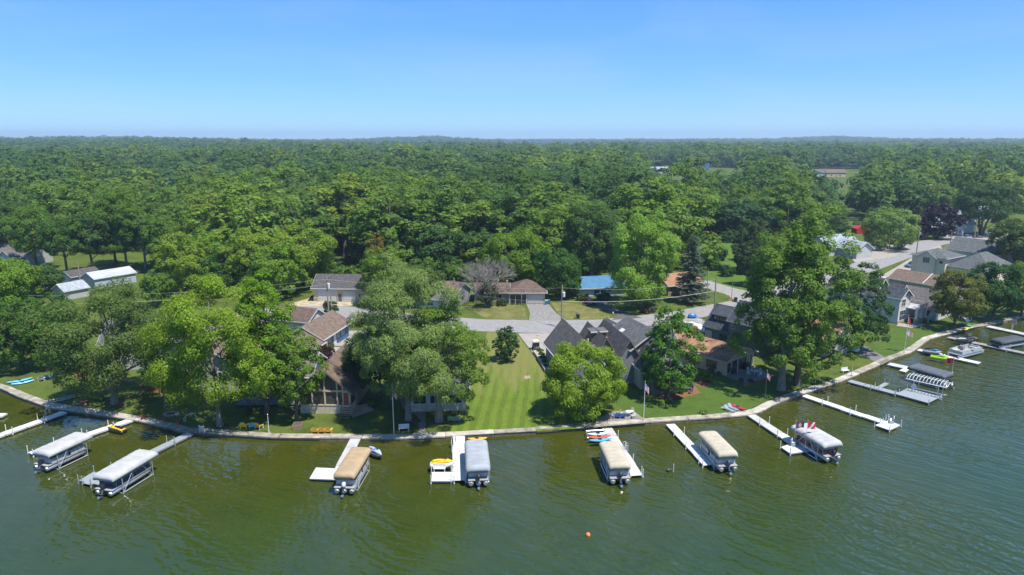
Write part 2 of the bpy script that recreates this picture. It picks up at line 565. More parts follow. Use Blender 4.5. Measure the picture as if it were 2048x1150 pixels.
sheet('lawn', px((1755, 728), (1785, 714), (1830, 694), (1856, 678), (1900, 666), (1970, 651), (2046, 634), (2046, 622), (1930, 640), (1840, 640), (1790, 660), (1745, 690)), MLAWN2, GZ + .008)
sheet('meadow', px((1395, 560), (1480, 585), (1560, 560), (1540, 500), (1470, 480), (1390, 485)), grass_mat('meadow_grass', (.05, .10, .012), (.085, .15, .02), (.16, .18, .03), .12), GZ + .012)
sheet('concrete_forecourt', px((1760, 553), (1850, 560), (1900, 520), (1880, 490), (1840, 505), (1800, 530)), MCONC, Z2)
sheet('concrete_forecourt', px((1900, 482), (2040, 490), (2040, 472), (1940, 470)), MCONC, Z2)
sheet('driveway', px((1710, 525), (1790, 513), (1820, 492), (1740, 488), (1690, 500)), MCONC, Z2)
sheet('pale_yard', px((590, 660), (740, 662), (745, 700), (700, 760), (655, 760), (640, 700)), MCONC, Z2)
# ------------------------------------------------------------------ trees
def leaf_mat(name, inst=False):
    m, nt, N, L, b = nodes_of(name)
    if inst:
        src = N.new('ShaderNodeAttribute'); src.attribute_type = 'INSTANCER'; src.attribute_name = 'tint'; col = src.outputs['Color']
    else:
        src = N.new('ShaderNodeObjectInfo'); col = src.outputs['Color']
    ge = N.new('ShaderNodeNewGeometry')
    hv = N.new('ShaderNodeHueSaturation')
    r = N.new('ShaderNodeMapRange'); r.inputs['To Min'].default_value = .80; r.inputs['To Max'].default_value = 1.52
    r2 = N.new('ShaderNodeMapRange'); r2.inputs['To Min'].default_value = .485; r2.inputs['To Max'].default_value = .515
    L.new(ge.outputs['Random Per Island'], r.inputs['Value']); L.new(ge.outputs['Random Per Island'], r2.inputs['Value'])
    L.new(col, hv.inputs['Color']); L.new(r.outputs[0], hv.inputs['Value']); L.new(r2.outputs[0], hv.inputs['Hue'])
    L.new(hv.outputs[0], b.inputs['Base Color'])
    b.inputs['Roughness'].default_value = 0.5
    b.inputs['Specular IOR Level'].default_value = 0.14
    t = N.new('ShaderNodeBsdfTranslucent')
    h2 = N.new('ShaderNodeHueSaturation'); h2.inputs['Value'].default_value = 1.25; h2.inputs['Hue'].default_value = .492
    L.new(hv.outputs[0], h2.inputs['Color']); L.new(h2.outputs[0], t.inputs['Color'])
    mx = N.new('ShaderNodeMixShader'); mx.inputs[0].default_value = 0.46
    L.new(b.outputs[0], mx.inputs[1]); L.new(t.outputs[0], mx.inputs[2])
    L.new(mx.outputs[0], N['Material Output'].inputs['Surface'])
    return m
MLEAF = leaf_mat('foliage')
MLEAFI = leaf_mat('foliage_wood', True)
MBARK = M('bark', (.13, .105, .08), .95, .25, 4.0, bump=.05, stretch=(1, 1, .25), spec=.1)
MBARKL = M('bark_pale', (.21, .185, .15), .95, .22, 4.0, bump=.05, stretch=(1, 1, .25), spec=.1)

def crown_geo(rng, H, R, zb, shape='round', leaf=0.42, dens=1.0, npuff=None, aspect=.62, droop=0.0, lobes=.22, puff=.19):
    """leaf quads of a crown: puffs spread through the crown volume, leaves over the skin of each puff"""
    hh = (H - zb) / 2.0
    cz = zb + hh
    npuff = npuff or int(80 + 60 * hh / max(R, .1))
    pc, pr = [], []
    ph = rng.uniform(0, 6.28, 5)
    def envelope(d):
        az = math.atan2(d[1], d[0]); t = d[2]
        prof = math.sqrt(max(0, 1 - t * t))
        if shape == 'tall': w = prof ** .8
        elif shape == 'egg': w = prof ** .85 * (1.1 - .3 * t)
        elif shape == 'vase': w = prof ** .8 * (.85 + .35 * t)
        elif shape == 'broad': w = prof ** .6
        elif shape == 'cone': w = (1 - (t + 1) / 2) * 1.15 * prof ** .3
        else: w = prof ** .85
        if t < 0: w = max(w, prof ** .5 * (1.0 if shape != 'vase' else .9))
        lob = 1 + lobes * (math.sin(2 * az + ph[0]) * .4 + math.sin(3 * az + ph[1] + 2 * t) * .5 + math.sin(5 * t + ph[2] + az) * .4 + math.sin(7 * az + 4 * t + ph[4]) * .3)
        lz = 1 + lobes * .35 * (math.sin(4 * az + ph[3]) + math.sin(3 * az + 5 * t + ph[1])) * (1 if t > 0 else .4)
        return R * w * lob, t * hh * lz
    while len(pc) < npuff:
        d = rng.normal(size=3); d /= np.linalg.norm(d)
        u = rng.uniform(.22, 1) ** .38
        w, tz = envelope(d)
        az = math.atan2(d[1], d[0])
        r = R * puff * rng.uniform(.55, 1.25)
        k = max(.05, u - .55 * r / max(R, hh))
        pc.append((math.cos(az) * w * k, math.sin(az) * w * k, cz + tz * k)); pr.append(r)
    pc, pr = np.array(pc), np.array(pr)
    area = 4 * math.pi * pr ** 2
    n = np.maximum(8, (area * dens * .8 / (leaf * leaf * aspect)).astype(int))
    idx = np.repeat(np.arange(len(pc)), n)
    K = len(idx)
    d = rng.normal(size=(K, 3)); d /= np.linalg.norm(d, axis=1)[:, None]
    out = pc[idx] - np.array([0, 0, cz - hh * .25]); out /= (np.linalg.norm(out, axis=1)[:, None] + 1e-6)
    keep = (d * (out + np.array([0, 0, .55]))).sum(1) > -.3
    d, idx, out = d[keep], idx[keep], out[keep]
    K = len(idx)
    rad = pr[idx] * (rng.uniform(.55, 1.0, K) ** .6) * (1 + .12 * rng.normal(size=K))
    pos = pc[idx] + d * rad[:, None] * np.array([1, 1, .82])
    pos[:, 2] -= droop * rng.uniform(0, 1, K) * pr[idx] * 1.2
    nrm = d + .35 * out + np.array([0, 0, .35]) + rng.normal(size=(K, 3)) * .36
    nrm /= np.linalg.norm(nrm, axis=1)[:, None]
    tv = rng.normal(size=(K, 3))
    if droop: tv = tv * .5 + np.array([0, 0, -1.4 * min(1, droop * 2)]) + d * .6
    tv -= nrm * (tv * nrm).sum(1)[:, None]; tv /= np.linalg.norm(tv, axis=1)[:, None]
    sv = np.cross(nrm, tv)
    sz = leaf * rng.uniform(.45, 1.55, K)
    a = tv * (sz * .62)[:, None]; s = sv * (sz * aspect * .62)[:, None]
    bend = nrm * (sz * .12)[:, None]
    V = np.stack([pos + a, pos + s * .95 + bend, pos - a, pos - s + bend], 1).reshape(-1, 3)
    V[:, 2] = np.maximum(V[:, 2], .15)
    Q = np.arange(K * 4).reshape(-1, 4)
    return V, Q, pc, pr

def limb_geo(rng, H, R, zb, pc, r0, nl=9, fork=0, lean=(0, 0), top=.78):
    """tapered trunk with limbs reaching into the crown (as quads)"""
    V, Q = [], []
    def tube(pts, rad, n=7):
        o = len(V)
        for i, p in enumerate(pts):
            t = np.array(pts[min(i + 1, len(pts) - 1)]) - np.array(pts[max(i - 1, 0)])
            t = t / (np.linalg.norm(t) + 1e-9)
            a = np.array([1., 0, 0]) if abs(t[0]) < .8 else np.array([0, 1., 0])
            u = a - t * a.dot(t); u /= np.linalg.norm(u); w = np.cross(t, u)
            for k in range(n):
                an = 2 * math.pi * k / n
                V.append(np.array(p) + (u * math.cos(an) + w * math.sin(an)) * rad[i])
        for i in range(len(pts) - 1):
            for k in range(n):
                Q.append((o + i * n + k, o + i * n + (k + 1) % n, o + (i + 1) * n + (k + 1) % n, o + (i + 1) * n + k))
    def trunk(bx, by, lx, ly, hgt):
        pts, rad = [], []
        for i in range(8):
            f = i / 7
            pts.append((bx + lx * f + rng.normal() * .05 * R * f * .6, by + ly * f + rng.normal() * .05 * R * f * .6, hgt * f))
            rad.append(r0 * ((1.4 if i == 0 else 1.0) * (1 - .8 * f) + .02))
        tube(pts, rad, 9)
        return pts
    trs = []
    if fork:
        for k in range(fork):
            an = 6.28 * k / fork + .4
            trs.append(trunk(.25 * math.cos(an), .25 * math.sin(an), R * .38 * math.cos(an), R * .38 * math.sin(an), H * top))
    else:
        trs.append(trunk(0, 0, lean[0], lean[1], H * top))
    if len(pc):
        for k in rng.choice(len(pc), min(nl, len(pc)), replace=False):
            tr = trs[int(rng.integers(len(trs)))]
            c = pc[k]
            j = int(np.clip(round((c[2] - R * .7) / (H * top) * 7), 1, 6))
            if tr[j][2] > c[2]: j = max(1, j - 2)
            p0 = np.array(tr[j]); p1 = np.array(c)
            mid = (p0 + p1) / 2 + np.array([0, 0, -.08 * np.linalg.norm(p1 - p0)])
            rr = r0 * (1 - .8 * j / 7) * .62
            tube([p0, mid, p1], [rr, rr * .6, rr * .2], 6)
    return np.array(V), np.array(Q)

def make_tree(name, label, loc, H, R, zb, col, seed, shape='round', leaf=.42, dens=1.0, group=None, cat='tree', r0=None, bark=None, fork=0, aspect=.62, droop=0, lobes=.22, puff=.19, npuff=None, nl=9, sx=1.0):
    rng = np.random.default_rng(seed)
    root = empty(name, label, cat, loc, rng.uniform(0, 6.28) if sx == 1.0 else 0, group)
    V, Q, pc, pr = crown_geo(rng, H, R, zb, shape, leaf * .63, dens * 1.0, npuff, aspect, droop, lobes, puff)
    me = fast_mesh('crown', V, Q, [MLEAF])
    c = bpy.data.objects.new('crown', me); COL.objects.link(c); c.parent = root
    c.color = (*col, 1); c.scale = (sx, 1, 1)
    V, Q = limb_geo(rng, H, R, zb, pc, r0 or max(.12, H * .017), nl, fork)
    tm = fast_mesh('trunk', V, Q, [bark or MBARK]); tm.polygons.foreach_set('use_smooth', [True] * len(tm.polygons))
    t = bpy.data.objects.new('trunk', tm); COL.objects.link(t); t.parent = root; t.scale = (sx, 1, 1)
    return root

def tree_px(name, label, base, top, halfw, cbot, col, seed, **k):
    """tree placed by the foot of its trunk, sized from its top, half width and the underside of its crown in the photograph"""
    p = G(*base)
    H = ZAT(top, p.y) - GZ
    sc = FPX / (p.y * math.cos(PITCH) + (CAMZ - H * .6) * math.sin(PITCH))
    R = halfw / sc
    zb = max(.3, ZAT(cbot, p.y - R * .5) - GZ)
    zb = max(.3, zb - .10 * (H - zb))
    return make_tree(name, label, p, H, R, zb, col, seed, **k)

YG = (.185, .265, .026); BR = (.142, .240, .022); MD = (.10, .180, .022); DK = (.066, .135, .020); OL = (.115, .150, .030); BL = (.070, .130, .034)
T = tree_px
# row along the lake
T('maple_tree', 'dark leafy tree on the lawn above the blue kayaks at the left edge', (47, 742), 590, 62, 728, DK, 1, leaf=.45)
T('shade_tree', 'tall light green tree rising behind the dark one at the left edge', (2, 690), 508, 66, 640, BR, 2, leaf=.5)
T('shade_tree', 'dark rounded tree behind the oak, beside the light green edge tree', (118, 690), 588, 44, 680, DK, 38, leaf=.5)
T('young_tree', 'slim light green tree between the kayak lawn and the big oak', (92, 742), 640, 20, 740, MD, 3, shape='tall', leaf=.4, nl=4)
T('oak_tree', 'broad dark green oak with a thick pale trunk near the wall', (230, 808), 570, 124, 778, (.10, .155, .034), 4, shape='broad', leaf=.40, bark=MBARKL, r0=.46, nl=16, fork=0, dens=.78, lobes=.3)
T('young_tree', 'small dark tree with a thin pale trunk between oak and bright tree', (331, 815), 700, 38, 778, DK, 5, leaf=.4, bark=MBARKL, nl=5)
T('locust_tree', 'wide feathery yellow-green tree behind the yellow and blue lawn chairs', (440, 852), 552, 120, 805, (.18, .27, .022), 6, shape='vase', leaf=.34, dens=.85, bark=MBARKL, lobes=.34, nl=14, droop=.25)
T('ash_tree', 'tall bright green tree with brown trunk beside the deck', (535, 828), 552, 70, 782, (.135, .245, .016), 7, shape='egg', leaf=.42, lobes=.3, nl=12)
T('ash_tree', 'smaller green tree with a wooden box round its foot', (594, 843), 652, 54, 806, (.125, .215, .024), 8, leaf=.36, lobes=.3, nl=9)
T('silver_maple_tree', 'largest grey-green maple by the tall flagpole in mid shore', (817, 840), 518, 112, 780, (.175, .245, .068), 9, shape='egg', leaf=.36, aspect=.42, bark=MBARKL, r0=.42, lobes=.3, nl=14, droop=.15)
T('shade_tree', 'dark leafy tree beside the chalet left of the tall flagpole', (762, 795), 650, 70, 770, (.052, .10, .022), 10, leaf=.4, lobes=.3)
T('silver_maple_tree', 'leafy maple right of the largest one, over the green chairs', (878, 843), 596, 86, 806, (.135, .215, .030), 11, shape='egg', leaf=.38, aspect=.5, bark=MBARKL, r0=.5, lobes=.26, nl=12)
T('young_tree', 'small dense dark green conical tree alone on the striped lawn', (1012, 723), 650, 25, 722, (.040, .10, .020), 12, shape='egg', leaf=.34, nl=4, lobes=.14)
T('ornamental_tree', 'low round bright green tree on the lawn by the patio', (1166, 832), 680, 84, 832, (.175, .265, .022), 13, shape='round', leaf=.40, lobes=.16, droop=.3, aspect=.5)
T('maple_tree', 'dense dark green maple on the mulch bed by the flagpole', (1337, 797), 613, 56, 790, (.075, .165, .02), 14, shape='egg', leaf=.42, lobes=.22)
p_ = G(1562, 780); q_ = G(1591, 772)
T('cottonwood_tree', 'giant cottonwood nearer the wall, right of the patio', (1562, 780), 428, 78, 745, (.12, .205, .028), 15, shape='egg', leaf=.48, bark=MBARKL, r0=.52, lobes=.36, nl=16)
T('cottonwood_tree', 'giant cottonwood with the second of the two thick trunks', (1594, 770), 412, 86, 735, (.128, .21, .036), 16, shape='egg', leaf=.48, bark=MBARK, r0=.52, lobes=.36, nl=16)
T('maple_tree', 'dark green maple right of the giant cottonwoods', (1708, 703), 524, 52, 690, (.044, .10, .020), 17, shape='egg', leaf=.48, lobes=.22)
T('young_maple_tree', 'olive green tree beside the pale stairs and yellow kayak', (1908, 657), 536, 54, 632, (.125, .145, .026), 18, leaf=.48, lobes=.24)
T('maple_tree', 'dark green tree behind the olive one on the right shore', (1985, 640), 514, 48, 625, (.042, .105, .026), 19, leaf=.5, lobes=.26)
T('shade_tree', 'yellow-green tree at the right edge behind the dark shore tree', (2042, 632), 522, 42, 620, (.14, .20, .022), 20, leaf=.5)
T('shade_tree', 'light green bushy tree below the grey chimney house at the left edge', (28, 605), 520, 58, 600, BR, 80, leaf=.6)
T('shade_tree', 'mid green bushy tree left of the small grey-roofed shed', (92, 588), 528, 36, 580, BL, 81, leaf=.6)
T('shade_tree', 'dark green tree between the oak top and the bright row', (318, 612), 540, 32, 600, MD, 82, leaf=.6)
# around the street
T('linden_tree', 'tall oval bright green tree right of the blue roof', (1280, 616), 404, 72, 600, (.18, .30, .04), 21, shape='tall', leaf=.52, lobes=.2)
T('maple_tree', 'dark green round tree between the brown roof and blue roof', (1115, 594), 492, 54, 585, (.056, .130, .020), 22, leaf=.55, lobes=.2)
T('shade_tree', 'bright yellow-green tree behind the brown hip roof', (1022, 566), 455, 70, 560, (.125, .21, .016), 23, shape='broad', leaf=.6)
T('shade_tree', 'tall tree with a bare forked trunk behind the blue roof', (1182, 558), 398, 66, 530, (.070, .130, .028), 24, leaf=.65, bark=MBARKL, r0=.5)
T('shade_tree', 'light green round tree above the largest shore maple', (775, 610), 488, 54, 600, (.13, .21, .022), 25, leaf=.6)
T('shade_tree', 'green tree just right of the light round one above the maple', (848, 612), 512, 42, 600, (.10, .165, .026), 26, leaf=.55)
T('linden_tree', 'round grey-green tree across the street from the parked cars', (1778, 498), 411, 54, 494, (.17, .25, .055), 27, leaf=.75, lobes=.12)
T('purple_maple_tree', 'smaller dark purple tree, left one of the purple pair', (1834, 478), 415, 28, 476, (.030, .016, .026), 28, leaf=.8)
T('purple_maple_tree', 'larger dark purple tree, right one of the purple pair', (1876, 478), 404, 34, 474, (.026, .014, .024), 29, leaf=.8)
T('shade_tree', 'wide dark tree with a forked trunk beside the white bungalow', (1962, 470), 365, 58, 440, (.058, .11, .032), 30, shape='broad', leaf=.85, fork=3, r0=.5)
T('shade_tree', 'tall green tree at the right edge above the long grey roof', (2030, 540), 440, 56, 520, (.078, .125, .032), 31, leaf=.7)
T('shade_tree', 'small dark round tree at the right end of the meadow', (1510, 572), 488, 34, 560, (.060, .095, .030), 32, leaf=.6)
T('shade_tree', 'grey-green tree at the end of the meadow behind the cottonwood', (1500, 545), 430, 42, 540, (.058, .092, .030), 33, leaf=.7)
# tall bright trees in front of the left wood
for i, (bx, by, ty, hw, c) in enumerate([(372, 592, 462, 52, YG), (450, 590, 492, 46, DK), (420, 575, 455, 60, BR), (505, 585, 452, 58, YG), (600, 580, 446, 64, YG), (560, 596, 478, 54, BR), (632, 568, 470, 42, BR), (480, 560, 440, 50, MD)]):
    T('shade_tree', ['bright green tree at the left end of the row before the wood', 'dark round tree in front of the bright row before the wood', 'bright green tree second in the row before the wood',
      'yellow-green tree in the middle of the row before the wood', 'broad yellow-green tree nearest the grey garage', 'bright tree in front of the broad yellow-green one', 'bright tree tucked behind the grey garage', 'mid green tree behind the middle of the bright row'][i],
      (bx, by), ty, hw, by - 14, c, 40 + i, shape='broad', leaf=.6, lobes=.3)
T('autumn_tree', 'small tree with orange-tinged leaves at the edge of the wood', (757, 556), 470, 26, 545, (.16, .12, .022), 50, leaf=.6)
# tall trunks of the park-like grove behind the sheds
for i, (bx, by, ty, hw) in enumerate([(186, 545, 425, 38), (254, 538, 372, 44), (135, 552, 430, 40), (292, 538, 420, 34), (75, 540, 405, 44), (232, 530, 400, 30), (20, 520, 395, 44), (330, 545, 430, 36)]):
    T('grove_tree', ['tall tree straight behind the white metal shed', 'tallest grove tree with a thick pale trunk beside the shed lawn', 'grove tree behind the small dark-roofed shed', 'thin-trunked grove tree right of the pale trunk',
      'leafy grove tree right of the grey chimney house', 'slender grove tree behind the shed between two thicker ones', 'grove tree over the grey chimney house', 'grove tree at the right end of the shed lawn'][i],
      (bx, by), ty, hw * 1.15, by - 40, [BL, MD, DK, BL, MD, MD, BL, MD][i], 60 + i, leaf=.65, bark=MBARKL if i in (1, 3) else MBARK, r0=.42, lobes=.3, shape='tall', nl=5)

def spruce(label, base, top, halfw, col, seed):
    rng = np.random.default_rng(seed)
    p = G(*base); H = ZAT(top, p.y) - GZ
    sc = FPX / (p.y * math.cos(PITCH) + 33 * math.sin(PITCH)); R = halfw / sc
    root = empty('spruce_tree', label, 'tree', p)
    pos, dr = [], []
    z = H * .1
    while z < H - .2:
        f = (z - H * .1) / (H * .9)
        L0 = R * (1 - f) ** .8 + .15
        nb = int(11 - 5 * f)
        for k in range(nb):
            an = rng.uniform(0, 6.28); Lk = L0 * rng.uniform(.72, 1.12)
            for q in range(int(Lk / .2) + 1):
                r = .25 + q * .2
                for w in range(3):
                    pos.append((math.cos(an) * r + rng.normal() * .22, math.sin(an) * r + rng.normal() * .22, z - .28 * r + .05 * r * r + rng.normal() * .10)); dr.append((math.cos(an), math.sin(an), -.3))
        z += .36 + .25 * (1 - f)
    pos = np.array(pos); dr = np.array(dr) + rng.normal(size=(len(pos), 3)) * .45
    dr /= np.linalg.norm(dr, axis=1)[:, None]
    up = np.array([0, 0, 1.]) + rng.normal(size=pos.shape) * .5
    s = np.cross(dr, up); s /= np.linalg.norm(s, axis=1)[:, None]
    sz = rng.uniform(.3, .55, len(pos))[:, None]
    V = np.stack([pos + dr * sz * .7, pos + s * sz * .3, pos - dr * sz * .6, pos - s * sz * .3], 1).reshape(-1, 3)
    me = fast_mesh('crown', V, np.arange(len(V)).reshape(-1, 4), [MLEAF])
    c = bpy.data.objects.new('crown', me); COL.objects.link(c); c.parent = root; c.color = (*col, 1)
    V, Q = limb_geo(rng, H, R, 1, [], .28, 0, top=.97)
    t = bpy.data.objects.new('trunk', fast_mesh('trunk', V, Q, [MBARK])); COL.objects.link(t); t.parent = root
spruce('tall grey-green spruce with drooping boughs at the street corner', (1381, 606), 470, 38, (.105, .140, .095), 70)

def dead_tree(label, base, top, halfw, seed):
    rng = random.Random(seed)
    p = G(*base); H = ZAT(top, p.y) - GZ
    root = empty('dead_tree', label, 'tree', p)
    b = MB()
    def grow(p0, d, L, r, n):
        p1 = p0 + d * L
        b.tube([p0, p0.lerp(p1, .5) + Vector((rng.gauss(0, .05), rng.gauss(0, .05), 0)) * L, p1], [r, r * .8, r * .6], 4, False)
        if n == 0: return
        for k in range(3 if n > 2 else 4):
            nd = (d + Vector((rng.gauss(0, .55), rng.gauss(0, .55), rng.gauss(.1, .3)))).normalized()
            grow(p0.lerp(p1, rng.uniform(.55, 1)), nd, L * rng.uniform(.62, .85), r * .6, n - 1)
    for k in range(4):
        grow(Vector((0, 0, 0)), Vector((rng.gauss(0, .3), rng.gauss(0, .25), 1)).normalized(), H * .38, .2, 5)
    b.build('branches', M('dead_wood', (.26, .24, .21), .95, .15, 4, spec=.1), root)
    V, Q, pc, pr = crown_geo(np.random.default_rng(seed), H * .55, halfw / 8.5 * .5, .4, 'egg', .5, .8)
    c = bpy.data.objects.new('leaves', fast_mesh('leaves', V, Q, [MLEAF])); COL.objects.link(c); c.parent = root; c.color = (.05, .085, .02, 1)
dead_tree('bare grey half-dead tree with leaves only low down by the brown roof', (975, 614), 512, 36, 3)

# ------------------------------------------------------------------ the wood: prototypes, 300 single trees, then the far mass
PROTO = []
for i, (H, R, zb, sh, lb) in enumerate([(18, 6.4, 3, 'round', .3), (21, 6.0, 3, 'tall', .3), (16, 6.8, 2.5, 'broad', .3), (20, 7.2, 3, 'egg', .35), (17, 5.0, 2, 'tall', .25), (22, 7.4, 4, 'round', .38), (18, 5.8, 2, 'egg', .3)]):
    rng = np.random.default_rng(200 + i)
    V, Q, pc, pr = crown_geo(rng, H, R * 1.08, max(.8, zb - 1.5), sh, .50, .9, 100, .62, 0.08, lb, .19)
    V2, Q2 = limb_geo(rng, H, R, zb, pc, .36, 5)
    PROTO.append((np.concatenate([V, V2]), np.concatenate([Q, Q2 + len(V)]), np.array([0] * len(Q) + [1] * len(Q2)), H))
PM = [fast_mesh('wood_tree', V, Q, [MLEAF, MBARK], mi) for V, Q, mi, H in PROTO]
FM = []
for i, (H, R, sh) in enumerate([(18, 6.5, 'round'), (20, 6.2, 'tall'), (17, 7.2, 'broad'), (20, 7, 'egg'), (19, 5.6, 'tall')]):
    rng = np.random.default_rng(300 + i)
    V, Q, pc, pr = crown_geo(rng, H, R, 2, sh, 1.1, .9, 46, .7, 0, .3, .25)
    FM.append(fast_mesh('far_tree', V, Q, [MLEAFI]))

EDGE = [(-900, 470), (-300, 500), (60, 512), (110, 498), (300, 500), (335, 545), (620, 560), (640, 548), (720, 545), (940, 556), (1000, 540), (1130, 552), (1230, 540), (1340, 526), (1392, 486), (1500, 478), (1560, 478), (1660, 470), (1730, 440), (1900, 428), (2048, 424), (2400, 410), (3000, 400)]
LOW = [(1280, 392, 1490, 425), (1600, 395, 1740, 425), (1636, 440, 1706, 470)]
CLEAR = [(1280, 336, 1490, 392), (1545, 345, 1600, 364), (1600, 338, 1740, 395), (1636, 396, 1706, 440), (1985, 352, 2048, 376), (1000, 290, 1075, 294), (990, 288, 1180, 304)]
def edge_y(x):
    for a, b in zip(EDGE, EDGE[1:]):
        if a[0] <= x <= b[0]: return a[1] + (b[1] - a[1]) * (x - a[0]) / (b[0] - a[0])
    return EDGE[-1][1] if x > 0 else EDGE[0][1]
def tint(rng, x, y):
    """leaf colour of one tree: patches of like trees, as woods have"""
    s = math.sin(x / 37 + 1.7 * math.sin(y / 61)) * .5 + math.sin(y / 83 + x / 140) * .5 + rng.gauss(0, .75)
    pal = [(.052, .108, .026), (.066, .130, .028), (.086, .158, .028), (.110, .186, .028), (.132, .212, .028), (.158, .240, .030)]
    i = min(4.99, max(0, 2.4 + s * 1.45)); k = int(i); f = i - k
    c = [pal[k][j] * (1 - f) + pal[k + 1][j] * f for j in range(3)]
    u = rng.random()
    if u < .04: c = [c[0] * 1.2, c[1] * 1.02, c[2]]
    elif u < .2: c = [c[0] * .95, c[1] * .98, c[2] * 1.7]
    return c

rng = random.Random(5)
spots = []
def fill(y0, y1, s):
    y = y0
    while y < y1:
        xm = y * .80 + 60
        x = -xm
        while x < xm:
            X, Y = x + rng.uniform(-.42, .42) * s, y + rng.uniform(-.42, .42) * s
            z = terrain(X, Y)
            u, v = proj(X, Y, z)
            if v < edge_y(u) and -160 < u < 2208 and not any(a <= u <= c and b <= v <= d for a, b, c, d in CLEAR):
                spots.append((X, Y, z, s, .5 if any(a <= u <= c and b <= v <= d for a, b, c, d in LOW) else 1.0))
            x += s
        y += s
fill(170, 520, 12.5)
fill(520, 1100, 15)
fill(1100, 2400, 20)
fill(2400, 6500, 36)
spots.sort(key=lambda p: math.hypot(p[0], p[1]))
# the trees that show largest: front of the wood, seen in full or by their crowns
def in_frame(p):
    u, v = proj(p[0], p[1], p[2] + 10)
    return -20 < u < 2068
near = [p for p in spots if in_frame(p)][:285]
near_set = set(id(p) for p in near)
kinds = ['round', 'tall', 'broad', 'egg-shaped', 'slender', 'bulky', 'tapering']
MARKS = [(-60, 'the grey chimney house'), (130, 'the small dark-roofed shed'), (215, 'the white metal shed'), (300, 'the notice board'), (370, 'the bright row, left end'), (450, 'the bright row, middle'), (530, 'the bright row, right half'), (610, 'the grey garage'), (690, 'the garage roof end'), (757, 'the orange-tinged tree'), (820, 'the largest maple'), (885, 'the pale gable'), (970, 'the bare grey tree'), (1040, 'the brown hip roof'), (1115, 'the hip roof round tree'), (1190, 'the blue roof'), (1280, 'the tall linden'), (1345, 'the tan-orange roof'), (1385, 'the spruce'), (1440, 'the meadow'), (1520, 'the cottonwoods, left side'), (1600, 'the cottonwoods'), (1670, 'the cottonwoods, right side'), (1720, 'the red shed'), (1778, 'the round linden'), (1834, 'the left purple tree'), (1876, 'the right purple tree'), (1930, 'the white bungalow'), (1985, 'the forked tree'), (2040, 'the tall edge tree')]
def wood_label(c, i, w_, k, u, y, kind='tree'):
    tone = ['very dark', 'dark', 'mid', 'light', 'pale'][min(4, int(max(0, c[1] - .09) / .03))] + ' ' + ('yellowish' if c[0] > .66 * c[1] else 'bluish' if c[2] > .3 * c[1] else '') + ' green'
    size = 'narrow' if w_ < 1.1 else 'wide' if w_ > 1.4 else ''
    tall = 'low' if k < .95 else 'high' if k > 1.3 else ''
    row = 'front row' if y < 205 else 'second row' if y < 222 else 'third row' if y < 240 else 'fourth row' if y < 258 else 'middle rows' if y < 285 else 'back rows'
    mk = min(MARKS, key=lambda m: abs(m[0] - u))[1]
    return ' '.join(('%s %s %s %s tree, %s above %s' % (tone, size, tall, kinds[i], row, mk)).split())
for p in near:
    i = rng.randrange(len(PM))
    o = bpy.data.objects.new('wood_tree', PM[i])
    COL.objects.link(o)
    k = rng.uniform(.75, 1.5) * p[4]
    o.location = (p[0], p[1], p[2] - .2)
    w_ = max(.9, k) * rng.choice([1.05, 1.2, 1.35, 1.7])
    o.scale = (w_, w_ * rng.uniform(.9, 1.1), k)
    o.rotation_euler = (0, 0, rng.uniform(0, 6.28))
    c = tint(rng, p[0], p[1])
    o.color = (*c, 1)
    u, v = proj(p[0], p[1], p[2] + 15)
    tag(o, wood_label(c, i, w_, k, u, p[1]), 'tree', 'trees of the wood behind the houses')

u = -60
n_ = 0
while u < 2100:
    v = edge_y(u) + rng.uniform(-1, 7)
    q = G(u, v)
    m_ = PM[rng.randrange(len(PM))]
    o = bpy.data.objects.new('edge_shrub', m_); COL.objects.link(o)
    k = rng.uniform(.22, .42)
    o.location = (q.x, q.y, GZ - 1.2); o.scale = (k * 1.5, k * 1.5, k); o.rotation_euler = (0, 0, rng.uniform(0, 6.28))
    c = tint(rng, q.x, q.y); o.color = (*c, 1)
    tag(o, ('very dark' if c[1] < .12 else 'dark' if c[1] < .16 else 'mid' if c[1] < .2 else 'light') + ' green %s shrub under the wood edge above %s' % ('tall' if k > .35 else 'middling' if k > .29 else 'low', min(MARKS, key=lambda m: abs(m[0] - u))[1]), 'shrub', 'shrubs at the foot of the wood')
    u += rng.uniform(14, 34)

def tell_apart(prefix, words, key):
    by = {}
    for o in COL.objects:
        if o.name.startswith(prefix) and o.get('label'): by.setdefault(o['label'], []).append(o)
    for lb, os_ in by.items():
        if len(os_) > 1:
            os_.sort(key=key)
            for q, o in enumerate(os_):
                o['label'] = words[min(q if q < len(os_) - 1 else 9, 9) if len(os_) < 3 else min(q, 9)] + ' ' + lb
tell_apart('wood_tree', ['nearer', 'second', 'third', 'fourth', 'fifth', 'sixth', 'seventh', 'eighth', 'ninth', 'farther'], lambda o: o.location.y)
tell_apart('edge_shrub', ['left', 'second', 'third', 'fourth', 'fifth', 'sixth', 'seventh', 'eighth', 'ninth', 'right'], lambda o: o.location.x)

